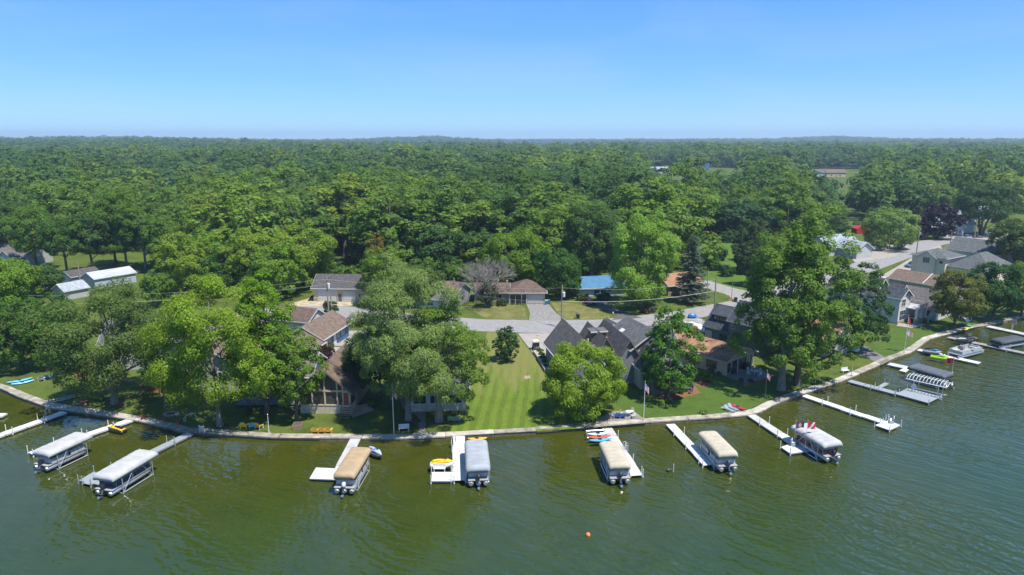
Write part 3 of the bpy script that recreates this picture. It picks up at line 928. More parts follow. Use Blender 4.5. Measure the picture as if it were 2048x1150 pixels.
def wood_mass(pts):
    me = bpy.data.meshes.new('far_wood')
    me.from_pydata([(p[0], p[1], p[2] - .3) for p in pts], [], [])
    def attr(n, t, vals, key='value'):
        a = me.attributes.new(n, t, 'POINT'); a.data.foreach_set(key, np.array(vals, dtype=np.int32 if t == 'INT' else np.float32).ravel())
    tc, sc, rt, ix = [], [], [], []
    for p in pts:
        c = tint(rng, p[0], p[1])
        if p[3] > 12: c = [v * .92 for v in c]
        tc.append((*c, 1))
        k = p[4] * rng.uniform(.7, 1.4) * (1.0 if p[3] < 13 else 1.15 if p[3] < 16 else 1.45 if p[3] < 21 else 2.5)
        kz = k if p[3] < 16 else k * .8 if p[3] < 21 else k * .40
        w_ = k * rng.choice([1.0, 1.2, 1.4, 1.8])
        sc.append((w_, w_ * rng.uniform(.9, 1.1), kz * rng.uniform(.75, 1.2)))
        rt.append((0, 0, rng.uniform(0, 6.28)))
        ix.append(rng.randrange(len(FM)))
    attr('tint', 'FLOAT_COLOR', tc, 'color'); attr('size', 'FLOAT_VECTOR', sc, 'vector'); attr('turn', 'FLOAT_VECTOR', rt, 'vector'); attr('which', 'INT', ix)
    o = bpy.data.objects.new('far_wood', me); COL.objects.link(o)
    tag(o, kind='stuff')
    tag(o, 'continuous wood of green trees running to the horizon behind the houses', 'wood')
    pc = bpy.data.collections.new('far_wood_trees')
    for m in FM:
        pc.objects.link(bpy.data.objects.new('far_tree', m))
    ng = bpy.data.node_groups.new('far_wood', 'GeometryNodeTree')
    ng.interface.new_socket('Geometry', in_out='INPUT', socket_type='NodeSocketGeometry')
    ng.interface.new_socket('Geometry', in_out='OUTPUT', socket_type='NodeSocketGeometry')
    N, L = ng.nodes, ng.links
    gi, go = N.new('NodeGroupInput'), N.new('NodeGroupOutput')
    ci = N.new('GeometryNodeCollectionInfo'); ci.inputs['Collection'].default_value = pc; ci.inputs['Separate Children'].default_value = True; ci.inputs['Reset Children'].default_value = True
    ip = N.new('GeometryNodeInstanceOnPoints'); ip.inputs['Pick Instance'].default_value = True
    def na(n, t):
        a = N.new('GeometryNodeInputNamedAttribute'); a.data_type = t; a.inputs['Name'].default_value = n
        return [s for s in a.outputs if s.enabled and s.name == 'Attribute'][0]
    mp = N.new('GeometryNodeMeshToPoints')
    L.new(gi.outputs[0], mp.inputs[0]); L.new(mp.outputs[0], ip.inputs['Points'])
    L.new(ci.outputs[0], ip.inputs['Instance']); L.new(na('which', 'INT'), ip.inputs['Instance Index'])
    L.new(na('size', 'FLOAT_VECTOR'), ip.inputs['Scale']); L.new(na('turn', 'FLOAT_VECTOR'), ip.inputs['Rotation'])
    L.new(ip.outputs[0], go.inputs[0])
    md = o.modifiers.new('wood', 'NODES'); md.node_group = ng
wood_mass([p for p in spots if id(p) not in near_set])
print('trees in wood', len(spots))

# ------------------------------------------------------------------ air
hz = MB().box(-7000, 7000, -260, 7200, -1.5, 110).build('haze', bpy.data.materials.new('haze_air'))
hm = hz.data.materials[0]; hm.use_nodes = True
hn = hm.node_tree.nodes; hn.clear()
ho = hn.new('ShaderNodeOutputMaterial'); pv = hn.new('ShaderNodeVolumePrincipled')
pv.inputs['Color'].default_value = (.62, .82, 1.0, 1); pv.inputs['Density'].default_value = .00016; pv.inputs['Anisotropy'].default_value = .2
hm.node_tree.links.new(pv.outputs[0], ho.inputs['Volume'])
tag(hz, kind='stuff')
# ------------------------------------------------------------------ sea wall
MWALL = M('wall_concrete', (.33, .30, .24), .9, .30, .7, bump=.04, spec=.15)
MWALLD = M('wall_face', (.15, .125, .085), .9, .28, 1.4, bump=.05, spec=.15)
MWHITE = M('white_vinyl', (.60, .60, .585), .5, .05, 1.0)
MWHITE2 = M('white_deck_worn', (.44, .44, .42), .6, .10, 1.2)
MGREYD = M('grey_deck', (.26, .29, .31), .6, .06, 2.0, band=('X', .3, .01))
MALU = M('aluminium', (.62, .63, .65), .35, .06, 3.0, metal=.7)
MBLACK = M('black_plastic', (.018, .018, .02), .35, .1, 4.0)
MDGREY = M('dark_grey', (.09, .09, .095), .5, .1, 3.0)
MWOOD = M('weathered_wood', (.24, .17, .11), .85, .2, 3.0, stretch=(1, 8, 8))
MRED = M('red_paint', (.45, .03, .03), .4, .08, 3.0)
MBLUE = M('blue_paint', (.04, .16, .42), .4, .08, 3.0)
MYEL = M('yellow_paint', (.75, .48, .03), .4, .06, 3.0)
MORG = M('orange_plastic', (.80, .36, .04), .5, .06, 3.0)
MGLASS = M('window_glass', (.03, .04, .05), .08, .15, .8, spec=.8)
MCHROME = M('steel', (.5, .5, .52), .3, .05, 2.0, metal=.9)

WC = [MWALL, M('wall_concrete_pale', (.40, .37, .31), .9, .2, .8, bump=.04, spec=.15), M('wall_concrete_dark', (.27, .245, .195), .9, .3, .9, bump=.04, spec=.15)]
def seawall():
    pts = [p for p in along(SHORE[1:-1], 1.0)]
    L_ = [0.0]
    for a, b in zip(pts, pts[1:]): L_.append(L_[-1] + (b - a).length)
    nr = []
    for i in range(len(pts)):
        t = (pts[min(i + 1, len(pts) - 1)] - pts[max(i - 1, 0)]).normalized()
        nr.append(Vector((-t.y, t.x, 0)))
    root = empty('sea_wall', 'long low concrete sea wall with pale cap between lawn and lake', 'wall', (0, 0, 0))
    rg = random.Random(8)
    i = 0
    while i < len(pts) - 1:
        k = min(len(pts) - 1, i + rg.choice([5, 6, 6, 7]))
        seg, ns = pts[i:k + 1], nr[i:k + 1]
        w = 1.25 + rg.uniform(-.1, .15); dz = rg.uniform(-.035, .035); ov = rg.uniform(.0, .1)
        prof = [(-ov, GZ + .03 + dz), (w, GZ + .05 + dz * .5), (w, -.6), (0.02, -.6), (0.02, GZ - .17), (-ov, GZ - .17 + dz)]
        rings = []
        for q, (p, n) in enumerate(zip(seg, ns)):
            sh = 0.0
            t = Vector((n.y, -n.x, 0))
            if q == 0: sh = .03
            if q == len(seg) - 1: sh = -.03
            rings.append([(p + n * a + t * sh) + Vector((0, 0, z)) for a, z in prof])
        b = MB(); b.rings(rings)
        lot = WC[int(sum(p.x for p in seg) / len(seg) / 17 + 50) % 3] if rg.random() < .85 else WC[rg.randrange(3)]
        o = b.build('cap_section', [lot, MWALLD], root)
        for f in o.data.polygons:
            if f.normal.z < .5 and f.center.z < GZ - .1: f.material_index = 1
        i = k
seawall()

# ------------------------------------------------------------------ docks
def dock(label, a, b, w, m=None, z=.42, platforms=(), posts=True, ph=.85, every=3.0, group='docks along the shore', pz=None):
    """straight dock between two pixels (shore end first), with platform outlines given by pixels"""
    m = m or MWHITE
    A, B = G(*a, z), G(*b, z)
    d = B - A; L = d.length
    root = empty('dock', label, 'dock', (A.x, A.y, 0), math.atan2(d.y, d.x) - math.pi / 2, group)
    n = max(1, round(L / 3.05))
    for k in range(n):
        y0, y1 = L * k / n + .035, L * (k + 1) / n - .035
        jig = random.Random(int(A.x * 13 + k * 7))
        s = MB().box(-w / 2, w / 2, y0, y1, z - .05, z).box(-w / 2 + .02, -w / 2 + .08, y0, y1, z - .22, z - .053).box(w / 2 - .08, w / 2 - .02, y0, y1, z - .22, z - .053)
        for q in range(9): s.box(-w / 2 + .02, w / 2 - .02, y0 + (q + .5) * (y1 - y0) / 9 - .012, y0 + (q + .5) * (y1 - y0) / 9 + .012, z, z + .012)
        so_ = s.build('deck_section', m if jig.random() < .6 or m is not MWHITE else MWHITE2, root)
        so_.rotation_euler = (0, 0, jig.uniform(-.006, .006)); so_.location = (jig.uniform(-.03, .03), 0, jig.uniform(-.02, .02))
    pl = MB().tube([(0, 0, -1.2), (0, 0, z + ph)], .055, 8).tube([(0, 0, z + ph), (0, 0, z + ph + .05)], [.075, .05], 8).tube([(0, 0, z - .28), (0, 0, z - .1)], .09, 8)
    first = None
    def post(x, y):
        nonlocal first
        if first is None: first = pl.build('post', MWHITE if m is not MGREYD else MALU, root); o = first
        else:
            o = first.copy(); COL.objects.link(o); o.parent = root
        o.location = (x, y, random.Random(int(x * 91 + y * 37)).uniform(-.12, .06))
    if posts:
        k = every * .8
        while k < L - .1:
            post(-w / 2 - .09, k); post(w / 2 + .09, k); k += every
        post(-w / 2 - .09, L - .06); post(w / 2 + .09, L - .06)
    inv = Matrix.Rotation(-root.rotation_euler[2], 4, 'Z') @ Matrix.Translation(-root.location)
    for j, pf in enumerate(platforms):
        q = [inv @ G(x, y, z) for x, y in pf]
        h = .006 * (j + 1)
        b_ = MB().prism([(p.x, p.y) for p in q], z - .05 + h, z + h)
        c = sum((p for p in q), Vector()) / len(q)
        qi = [c + (p - c) * .96 for p in q]
        b_.prism([(p.x, p.y) for p in qi], z - .2, z - .051 + h)
        b_.build('platform', m, root)
        if posts:
            for p in q: post(*((p + (p - c).normalized() * .09).xy))
    return root, inv
dock('white dock at far left with a small ladder on its side', (129, 823), (-40, 884), 1.35, every=4.4)
dock('white dock behind the first covered boat with a yellow jet ski alongside', (262, 839), (60, 907), 1.35, every=3.6)
dock('grey dock reaching past the long white covered boat', (381, 866), (172, 968), 1.3, MGREYD, every=4.2, platforms=[(((158, 961), (188, 943), (219, 960), (200, 970)))])
dock('white dock partly under the tan boat cover', (711, 877), (672, 952), 1.45, posts=False, platforms=[((619, 957), (632, 935), (673, 937), (670, 959))])
dock('white L-shaped dock with a yellow jet ski at its end', (918, 871), (917, 961), 1.6, every=6, platforms=[((863, 962), (864, 944), (907, 944), (907, 962))])
dock('long white dock with the kayak rack at its shore end', (1214, 856), (1273, 951), 1.5, every=3.6)
dock('straight white dock left of the cream covered boat', (1340, 848), (1417, 930), 1.35, every=4.2)
dock('white dock with a square end platform beside the flagged boat', (1502, 829), (1592, 888), 1.4, every=4.2, platforms=[((1562, 894), (1588, 885), (1623, 901), (1581, 907))])
dock('very long white dock with tall posts and a small end platform', (1608, 790), (1772, 846), 1.35, every=4.6, platforms=[((1750, 850), (1776, 841), (1801, 850), (1779, 860))])
dock('grey dock with a big grey swim platform at its end', (1698, 761), (1795, 787), 1.45, MGREYD, every=5, platforms=[((1792, 788), (1815, 776), (1882, 793), (1857, 806)), ((1749, 776), (1769, 765), (1778, 767), (1758, 778))], ph=.6)
dock('short white dock leading to the dark grey boat canopy', (1777, 727), (1823, 737), 1.8, posts=False, platforms=[((1798, 741), (1812, 734), (1822, 736), (1811, 744))])
dock('white dock beside the open pontoon boat', (1836, 699), (1960, 726), 1.5, posts=False)
dock('grey wooden dock with white posts by the dark covered boat', (1896, 674), (2060, 708), 1.5, M('old_dock', (.26, .25, .24), .8, .12, 2.0), every=6)
dock('white dock at the right edge with a curved slide ladder', (1975, 652), (2075, 673), 1.9, posts=False)
tag(MB().box(-1.2, 1.2, -.6, .6, .2, .45).build('dock', MWHITE), 'end of a white dock cut off by the left edge', 'dock', 'docks along the shore').location = G(-6, 835, .0)

# ------------------------------------------------------------------ pontoon boats and their canopy lifts
def fabric(name, col): return M(name, col, .8, .11, .9, bump=.06, spec=.15)
def canopy_mesh(L, W, zt, skirt=.42, seed=0):
    rg = random.Random(seed)
    nu, nv = 26, 14
    V, F = [], []
    for i in range(nu + 1):
        u = -1 + 2 * i / nu
        eu = max(0, (abs(u) - .86) / .14)
        for k in range(nv + 1):
            t = -1 + 2 * k / nv
            v = max(-1, min(1, t * 1.24))
            skirtf = max(0, (abs(t) - .806) / .194)
            wav = .03 * math.sin(u * 37 + seed) if skirtf > .9 else 0
            rib = .03 * math.cos(u * math.pi * 7) * (1 - abs(v) ** 4)
            x = v * W / 2 * (1 - .10 * eu ** 2)
            y = u * L / 2
            z = zt - .05 * v * v - .20 * abs(v) ** 7 - .22 * eu ** 2.2 * (1 - skirtf) + rib - skirt * skirtf + wav
            V.append((x + (.02 * math.copysign(1, v) * skirtf), y, z))
    for i in range(nu):
        for k in range(nv):
            a = i * (nv + 1) + k
            F.append((a, a + 1, a + nv + 2, a + nv + 1))
    # closing aprons at both ends
    for i, sgn in ((0, -1), (nu, 1)):
        o = len(V)
        for k in range(nv + 1):
            x, y, z = V[i * (nv + 1) + k]
            V.append((x, y + .03 * sgn, min(z, zt - .72) - .02 + .03 * math.sin(k * 2.1)))
        for k in range(nv):
            a = i * (nv + 1) + k
            F.append((a, a + 1, o + k + 1, o + k))
    return V, F

def canopy_lift(label, loc, rz, L, W, col, zt=3.15, seed=0, posts=4, brace=True):
    root = empty('boat_lift', label, 'boat lift', loc, rz, 'covered boat lifts')
    V, F = canopy_mesh(L, W, zt, seed=seed)
    b = MB().add(V, F)
    c = b.build('canopy', col, root, smooth=True)
    md = c.modifiers.new('cloth', 'SOLIDIFY'); md.thickness = .025
    ys = [-L * .33, L * .33] if posts == 4 else [-L * .36, 0, L * .36]
    for y in ys:
        for s in (-1, 1):
            MB().bar((s * (W / 2 - .12), y, -1.0), (s * (W / 2 - .12), y, zt - .35), .09).build('post', MALU, root)
    f = MB()
    for s in (-1, 1):
        f.bar((s * (W / 2 - .12), -L * .42, zt - .36), (s * (W / 2 - .12), L * .42, zt - .36), .07)
        f.bar((s * (W / 2 - .12), ys[0], .12), (s * (W / 2 - .12), ys[-1], .12), .1)
        if brace:
            f.bar((s * (W / 2 - .1), ys[0], .15), (s * (W / 2 - .1), ys[0] + L * .26, zt - .4), .05)
            f.bar((s * (W / 2 - .1), ys[-1], .15), (s * (W / 2 - .1), ys[-1] - L * .26, zt - .4), .05)
    for y in ys: f.bar((-W / 2 + .12, y, .05), (W / 2 - .12, y, .05), .1)
    for k in range(7):
        y = -L * .42 + L * .84 * k / 6
        f.tube([(-W / 2 + .12, y, zt - .36), (-W / 4, y, zt - .16), (0, y, zt - .08), (W / 4, y, zt - .16), (W / 2 - .12, y, zt - .36)], .03, 5)
    f.build('frame', MALU, root)
    return root

_obm = None
def outboard(root, y, z, m=None, tilt=.35, x=0.0):
    ob = MB().loft([(-.32, .10, .62, .92), (-.24, .2, .5, 1.06), (0, .24, .46, 1.1), (.22, .2, .5, 1.04), (.3, .12, .56, .94)], 10, 3)
    o = ob.build('outboard_motor', m or MBLACK, root, smooth='auto')
    o.location = (x, y, z); o.rotation_euler = (-tilt, 0, 0)
    lg = MB().tube([(0, 0, .5), (0, -.02, -.35)], [.11, .08], 8).box(-.14, .14, -.3, .12, -.14, -.1).loft([(-.38, .03, -.52, -.42), (-.15, .09, -.58, -.36), (.2, .05, -.54, -.4)], 8)
    l = lg.build('leg', M('motor_grey', (.10, .10, .11), .4, .1, 3), o, smooth='auto')
    MB().tube([(0, -.39, -.47), (0, -.43, -.47)], .17, 9).build('propeller', MCHROME, o)
    return o

def pontoon(label, loc, rz, L=7.0, W=2.5, z0=.28, fence=None, seat=None, motor=None, group='pontoon boats', console=True, tubes=2):
    """bow towards +y"""
    root = empty('pontoon_boat', label, 'boat', loc, rz, group)
    fence = fence or M('fence_grey', (.45, .46, .48), .4, .08, 2)
    seat = seat or M('seat_vinyl', (.55, .53, .48), .5, .06, 2)
    rr = .31
    for x in ([-W * .36, W * .36] if tubes == 2 else [-W * .36, 0, W * .36]):
        MB().tube([(x, -L * .48, z0 + rr * .9), (x, -L * .46, z0 + rr), (x, L * .34, z0 + rr), (x, L * .43, z0 + rr * 1.12), (x, L * .5, z0 + rr * 1.6)], [rr * .8, rr, rr, rr * .72, rr * .12], 12).build('pontoon', MALU, root, smooth='auto')
    zd = z0 + rr * 2 + .06
    dk = MB().box(-W / 2, W / 2, -L * .47, L * .46, zd, zd + .07)
    for k in range(6): dk.box(-W / 2 + .1, W / 2 - .1, -L * .45 + k * L * .17, -L * .45 + k * L * .17 + .06, zd - .08, zd - .002)
    dk.build('deck', M('boat_deck', (.30, .29, .27), .8, .08, 2), root)
    zf = zd + .07
    for s in (-1, 1):
        for y0, y1 in ((-L * .36, -L * .02), (L * .07, L * .40)):
            MB().box(s * (W / 2 - .05) - .02, s * (W / 2 - .05) + .02, y0, y1, zf + .05, zf + .62).build('fence_panel', fence, root)
    MB().box(-W / 2 + .08, W / 2 - .08, L * .40, L * .404, zf + .05, zf + .62).build('fence_panel', fence, root)
    MB().box(-W / 2 + .08, W / 2 - .08, -L * .365, -L * .361, zf + .05, zf + .62).build('fence_panel', fence, root)
    rl = MB()
    for s in (-1, 1):
        rl.tube([(s * (W / 2 - .05), -L * .36, zf + .68), (s * (W / 2 - .05), L * .38, zf + .68), (s * (W / 2 - .3), L * .41, zf + .68), (0, L * .41, zf + .68)], .03, 6)
        for k in range(6): rl.tube([(s * (W / 2 - .05), -L * .36 + k * L * .148, zf), (s * (W / 2 - .05), -L * .36 + k * L * .148, zf + .68)], .022, 5)
    rl.build('rail', MALU, root)
    for (x, y, w, d) in ((-W * .29, L * .26, .62, L * .22), (W * .29, L * .26, .62, L * .22), (-W * .29, -L * .22, .62, L * .24), (0, -L * .31, W * .6, .6)):
        sm = MB().box(x - w / 2, x + w / 2, y - d / 2, y + d / 2, zf, zf + .42)
        if w < 1: sm.box(x - w / 2 if x < 0 else x + w / 2 - .16, x - w / 2 + .16 if x < 0 else x + w / 2, y - d / 2, y + d / 2, zf + .42, zf + .72)
        else: sm.box(x - w / 2, x + w / 2, y - d / 2, y - d / 2 + .16, zf + .42, zf + .72)
        sm.build('seat', seat, root)
    if console:
        MB().extr([(-.3, zf), (.3, zf), (.3, zf + .75), (.05, zf + 1.0), (-.3, zf + .9)], 'x', W * .14, W * .42).build('console', M('console_grey', (.3, .3, .31), .4, .08, 2), root)
    outboard(root, -L * .5, zd - .25, motor)
    return root

MCW = fabric('canopy_white', (.40, .40, .395)); MCG = fabric('canopy_grey', (.30, .325, .35)); MCT = fabric('canopy_tan', (.36, .27, .165))
MCI = fabric('canopy_ivory', (.43, .385, .30)); MCD = fabric('canopy_slate', (.10, .115, .135)); MCK = fabric('canopy_charcoal', (.07, .08, .09))
MNAVY = M('navy_panel', (.02, .04, .10), .4, .1, 2)
def berth(label, boat_label, corners, col, seed, zt=2.8, zc=2.42, motor=None, fence=None, tubes=2, boat=True, posts=4, dy=-.5, sl=1.0):
    """lift and boat placed by the four lower canopy corners: shore-left, shore-right, lake-right, lake-left"""
    c = [G(x, y, zc) for x, y in corners]
    a = (c[0] + c[1]) / 2; b = (c[2] + c[3]) / 2
    d = a - b; L = d.length * sl
    W = ((c[0] - c[1]).length + (c[2] - c[3]).length) / 2
    W = min(3.3, max(2.7, W))
    rz = math.atan2(d.y, d.x) - math.pi / 2
    m = (a + b) / 2
    loc = Vector((m.x, m.y, 0))
    canopy_lift(label, loc, rz, L, W, col, zt, seed, posts)
    if boat:
        u = Vector((d.x, d.y, 0)).normalized()
        pontoon(boat_label, loc + u * dy, rz, min(7.6, L * .96), 2.45, motor=motor, fence=fence, tubes=tubes)
    return loc, rz, L
berth('white canopy boat lift farthest left, beside the tall post', 'grey pontoon boat under the farthest-left white canopy', [(156, 863), (183, 874), (95, 912), (67, 904)], MCW, 1)
berth('white canopy boat lift with a diagonal strut, second from left', 'navy-sided pontoon boat under the second white canopy', [(278, 897), (317, 909), (222, 960), (189, 953)], MCW, 2, fence=MNAVY)
berth('tan canopy boat lift by the square white platform', 'pontoon boat with a white motor under the tan canopy', [(706, 895), (741, 899), (710, 956), (665, 950)], MCT, 3, motor=MWHITE, tubes=3)
berth('light grey canopy boat lift right of the L-shaped dock', 'pontoon boat with a black motor under the light grey canopy', [(929, 882), (974, 881), (981, 936), (932, 942)], MCG, 4, tubes=3, zt=2.75, zc=2.4)
berth('cream canopy boat lift beside the colourful kayaks', 'white-decked boat under the cream canopy by the kayaks', [(1199, 887), (1235, 883), (1260, 932), (1222, 936)], MCI, 5)
berth('cream canopy boat lift standing alone right of the straight dock', 'pontoon boat with a dark motor under the lone cream canopy', [(1395, 867), (1431, 863), (1476, 908), (1439, 913)], MCI, 6, motor=M('motor_navy', (.03, .05, .09), .3, .1, 2))
lq, rq, Lq = berth('white canopy boat lift flying two flags', 'maroon-trimmed pontoon boat under the canopy with flags', [(1584, 855), (1611, 846), (1687, 886), (1648, 895)], MCW, 7, fence=M('maroon_panel', (.12, .03, .04), .4, .1, 2))
berth('long dark slate canopy boat lift on the right shore', 'white boat under the long dark slate canopy', [(1812, 735), (1836, 727), (1911, 746), (1887, 757)], MCD, 8, zt=2.7, zc=2.35)
p_ = G(1930, 712, 0)
pontoon('open uncovered pontoon boat with grey seats on the right', p_, math.radians(118), 8.6, 2.6, fence=M('fence_silver', (.42, .44, .46), .3, .08, 2), seat=M('seat_grey', (.48, .48, .47), .5, .1, 2))
p_ = G(2014, 694, 0)
bt = pontoon('low pontoon boat under a fitted charcoal cover at right', p_, math.radians(112), 8.0, 2.5, console=False)
V, F = canopy_mesh(7.4, 2.6, 1.95, .55, 11)
cv = MB().add(V, F).build('cover', MCK, bt, smooth=True); cv.modifiers.new('cloth', 'SOLIDIFY').thickness = .02

# bare canopy frame
def bare_frame():
    a, b = G(1818, 759, 2.4), G(1899, 763, 2.4)
    c = [G(1804, 757, 2.4), G(1832, 748, 2.4), G(1913, 766, 2.4), G(1886, 776, 2.4)]
    m = sum(c, Vector()) / 4; d = (c[0] + c[1] - c[2] - c[3]) / 2
    root = empty('boat_lift', 'bare arched canopy frame with no cloth over an empty lift', 'boat lift', (m.x, m.y, 0), math.atan2(d.y, d.x) - math.pi / 2, 'covered boat lifts')
    L, W = d.length, 2.9
    f = MB()
    for s in (-1, 1): f.bar((s * W / 2, -L / 2, 2.35), (s * W / 2, L / 2, 2.35), .1)
    for k in range(13):
        y = -L / 2 + L * k / 12
        q = .7 if k in (0, 12) else 1
        f.tube([(math.cos(t) * W / 2 * q, y, 2.35 + math.sin(t) * .62 * q) for t in np.linspace(0, math.pi, 9)], .045, 6)
    f.build('canopy_frame', MWHITE, root)
    for y in (-L * .3, L * .3):
        for s in (-1, 1): MB().bar((s * (W / 2 - .1), y, -1), (s * (W / 2 - .1), y, 2.32), .1).build('post', MALU, root)
    g = MB()
    for s in (-1, 1): g.bar((s * (W / 2 - .1), -L * .42, .25), (s * (W / 2 - .1), L * .42, .25), .12); g.bar((s * .7, -L * .4, .35), (s * .7, L * .4, .35), .12)
    for y in (-L * .3, L * .3): g.bar((-W / 2, y, .18), (W / 2, y, .18), .1)
    g.build('cradle', MALU, root)
    MB().tube([(-W / 2 - .15, L * .28, 1.3), (-W / 2 - .05, L * .28, 1.3)], [.42, .42], 16).build('winch_wheel', MWHITE, root)
bare_frame()

# ------------------------------------------------------------------ jet skis, kayaks, buoy
def jetski(label, loc, rz, hull, deck, seatm, z=.05, group='jet skis'):
    root = empty('jet_ski', label, 'jet ski', (loc[0], loc[1], z), rz, group)
    MB().loft([(-1.5, .46, .05, .42), (-1.4, .56, 0, .5), (-.3, .6, -.06, .52), (.6, .55, -.05, .55), (1.2, .34, .05, .58), (1.62, .06, .3, .56)], 12, 3).build('hull', hull, root, smooth='auto')
    MB().loft([(-1.35, .42, .45, .58), (-.6, .34, .45, .72), (.1, .36, .45, .80), (.6, .42, .45, .92), (1.0, .3, .5, .8), (1.5, .08, .5, .6)], 12, 3).build('deck', deck, root, smooth='auto')
    MB().loft([(-1.15, .2, .62, .84), (-.5, .24, .66, .96), (.0, .2, .7, .93), (.25, .14, .72, .9)], 10, 3).build('seat', seatm, root, smooth='auto')
    MB().tube([(-.4, .38, 1.1), (-.12, .5, 1.12), (.12, .5, 1.12), (.4, .38, 1.1)], .035, 6).tube([(0, .62, .85), (0, .48, 1.12)], .06, 6).build('handlebar', MBLACK, root)
    return root
MLIME = M('lime_paint', (.32, .62, .03), .35, .08, 2); MCOV = M('cover_blue_grey', (.30, .38, .52), .8, .12, 3)
jetski('yellow and black jet ski beside the left white dock', G(234, 863, .1), math.radians(70), MBLACK, MYEL, MBLACK)
jetski('jet ski in a pale blue cover behind the tan canopy', G(750, 909, .3), math.radians(225), MDGREY, MCOV, MCOV, .25)
jetski('white jet ski with yellow seat deck at the L-shaped dock', G(884, 929, .9), math.radians(-85), MWHITE, MYEL, MYEL, .7)
jetski('white jet ski tucked beside the cream canopy and kayaks', G(1217, 897, .5), math.radians(-30), MWHITE, MWHITE, MDGREY, .35)
jetski('lime green jet ski on the right shore', G(1879, 716, .8), math.radians(-125), MLIME, MLIME, MBLACK, .6)
jetski('blue jet ski behind the lime green one', G(1863, 704, .8), math.radians(-120), M('hull_grey', (.3, .3, .32), .4, .1, 2), MBLUE, MBLACK, .6)
jetski('black jet ski with white stripes by the grey wooden dock', G(1928, 684, .6), math.radians(-105), MBLACK, M('charcoal', (.05, .05, .055), .5, .1, 2), MWHITE, .5)
jetski('second dark jet ski behind the black striped one', G(1940, 680, .6), math.radians(-105), MBLACK, MDGREY, MBLACK, .5)

def kayak(label, loc, rz, m, L=3.2, group='kayaks'):
    root = empty('kayak', label, 'kayak', loc, rz, group)
    secs = [(L * t / 2, .38 * max(.04, 1 - abs(t) ** 2.6), .02 + .14 * abs(t) ** 3, .30 + .07 * abs(t) ** 2) for t in (-1, -.85, -.55, -.2, .2, .55, .85, 1)]
    MB().loft(secs, 10, 2.4).build('hull', m, root, smooth='auto')
    MB().tube([(0, -.05, .285), (0, -.05, .33)], .24, 12).build('cockpit', MBLACK, root)
    MB().box(-.17, .17, -.32, -.26, .3, .52).build('seat_back', MDGREY, root)
    return root
rk = empty('kayak_rack', 'white kayak rack in the water by the long dock', 'rack', G(1197, 884, 0))
MB().bar((-1.5, .2, .55), (1.3, .6, .55), .06).bar((-1.5, 2.3, .62), (1.3, 2.7, .62), .06).bar((-1.5, .2, .55), (-1.5, 2.3, .62), .06).build('frame', MALU, rk)
for x, y in ((-1.4, .3), (1.2, .6), (-1.4, 2.2), (1.2, 2.6)): MB().bar((x, y, -1), (x, y, .9), .06).build('post', MALU, rk)
kayak('pale blue kayak lying farthest back on the rack', G(1197, 870, .75) + Vector((0, 0, 0)), math.radians(-82), M('pale_blue', (.48, .58, .72), .4, .08, 2))
kayak('red and orange kayak in the middle of the rack', G(1199, 876, .72), math.radians(-80), M('red_orange', (.62, .09, .04), .4, .2, 1.0))
kayak('bright blue kayak lying nearest on the rack', G(1201, 882, .72), math.radians(-78), M('sky_blue', (.08, .36, .68), .4, .1, 2))
kayak('red kayak on the paved corner by the wall', G(1474, 816, GZ + .12), math.radians(35), MRED, 3.4)
kayak('blue and white paddle kayak on the far left lawn', G(40, 763, GZ + .04), math.radians(-48), M('aqua', (.10, .42, .66), .4, .15, 1.0), 3.6)
kayak('second aqua kayak just in front on the far left lawn', G(46, 767, GZ + .04), math.radians(-50), M('aqua_pale', (.22, .52, .70), .4, .2, 1.0), 3.2)
kayak('orange kayak behind the light grey canopy at the wall', G(955, 880, GZ + .06), math.radians(-84), MORG, 2.6)
kayak('yellow kayak lying on the right wall', G(1930, 660, GZ + .06), math.radians(-60), MYEL, 2.8)
b = MB().ball((0, 0, .08), .26, 14, 9).build('buoy', M('buoy_orange', (.72, .20, .04), .45, .06, 2), None, smooth=True)
b.location = G(1176, 1071, 0); tag(b, 'round orange buoy floating alone in open water', 'buoy')

# small things in and at the water
def ladder(label, loc, rz, h=1.7):
    r = empty('ladder', label, 'ladder', loc, rz, 'dock ladders')
    f = MB()
    for s in (-.22, .22): f.tube([(s, 0, -.8), (s, 0, h * .6), (s, -.2, h * .78), (s, -.5, h * .78), (s, -.6, h * .4)], .04, 6)
    f.build('side_rail', MALU, r)
    for k in range(5): MB().box(-.22, .22, -.05, .05, -.6 + k * .33, -.56 + k * .33).build('rung', MWHITE, r)
ladder('ladder on the side of the far left dock', G(92, 834, .2), math.radians(110))
ladder('ladder near the end of the light grey canopy dock', G(903, 892, .2), math.radians(90))
ladder('ladder on the dock beside the cream canopy with kayaks', G(1254, 902, .2), math.radians(-62))
ladder('curved white ladder on the rightmost dock', G(2024, 657, .3), math.radians(20), 2.6)
r = empty('lift_motor', 'small lone motor on a white post in the water', 'motor', G(1341, 944, 0))
MB().tube([(.35, 0, -1), (.35, 0, 1.1)], .05, 8).build('post', MWHITE, r)
MB().tube([(-.3, 0, .25), (.35, .1, .5), (-.1, .1, 1.2)], .06, 6).ball((-.3, 0, .3), .2).build('arm', MDGREY, r)
def bench_box(label, loc, rz, m, s=1.0):
    r = empty('bench', label, 'bench', loc, rz)
    MB().box(-.75 * s, .75 * s, -.25, .25, .38, .45).build('seat', m, r)
    MB().box(-.75 * s, .75 * s, .22, .29, .45, .9).build('backrest', m, r)
    for x in (-.68 * s, .62 * s): MB().box(x, x + .07, -.24, .28, 0, .38).build('leg', m, r)
    return r
bench_box('white dock bench on the platform by the yellow jet ski', G(879, 942, .44), 0, MWHITE)
bench_box('white bench on the square platform by the flagged boat', G(1588, 889, .44), math.radians(60), MWHITE)
bench_box('white bench on the end platform of the very long dock', G(1783, 845, .44), math.radians(-120), MWHITE, .8)
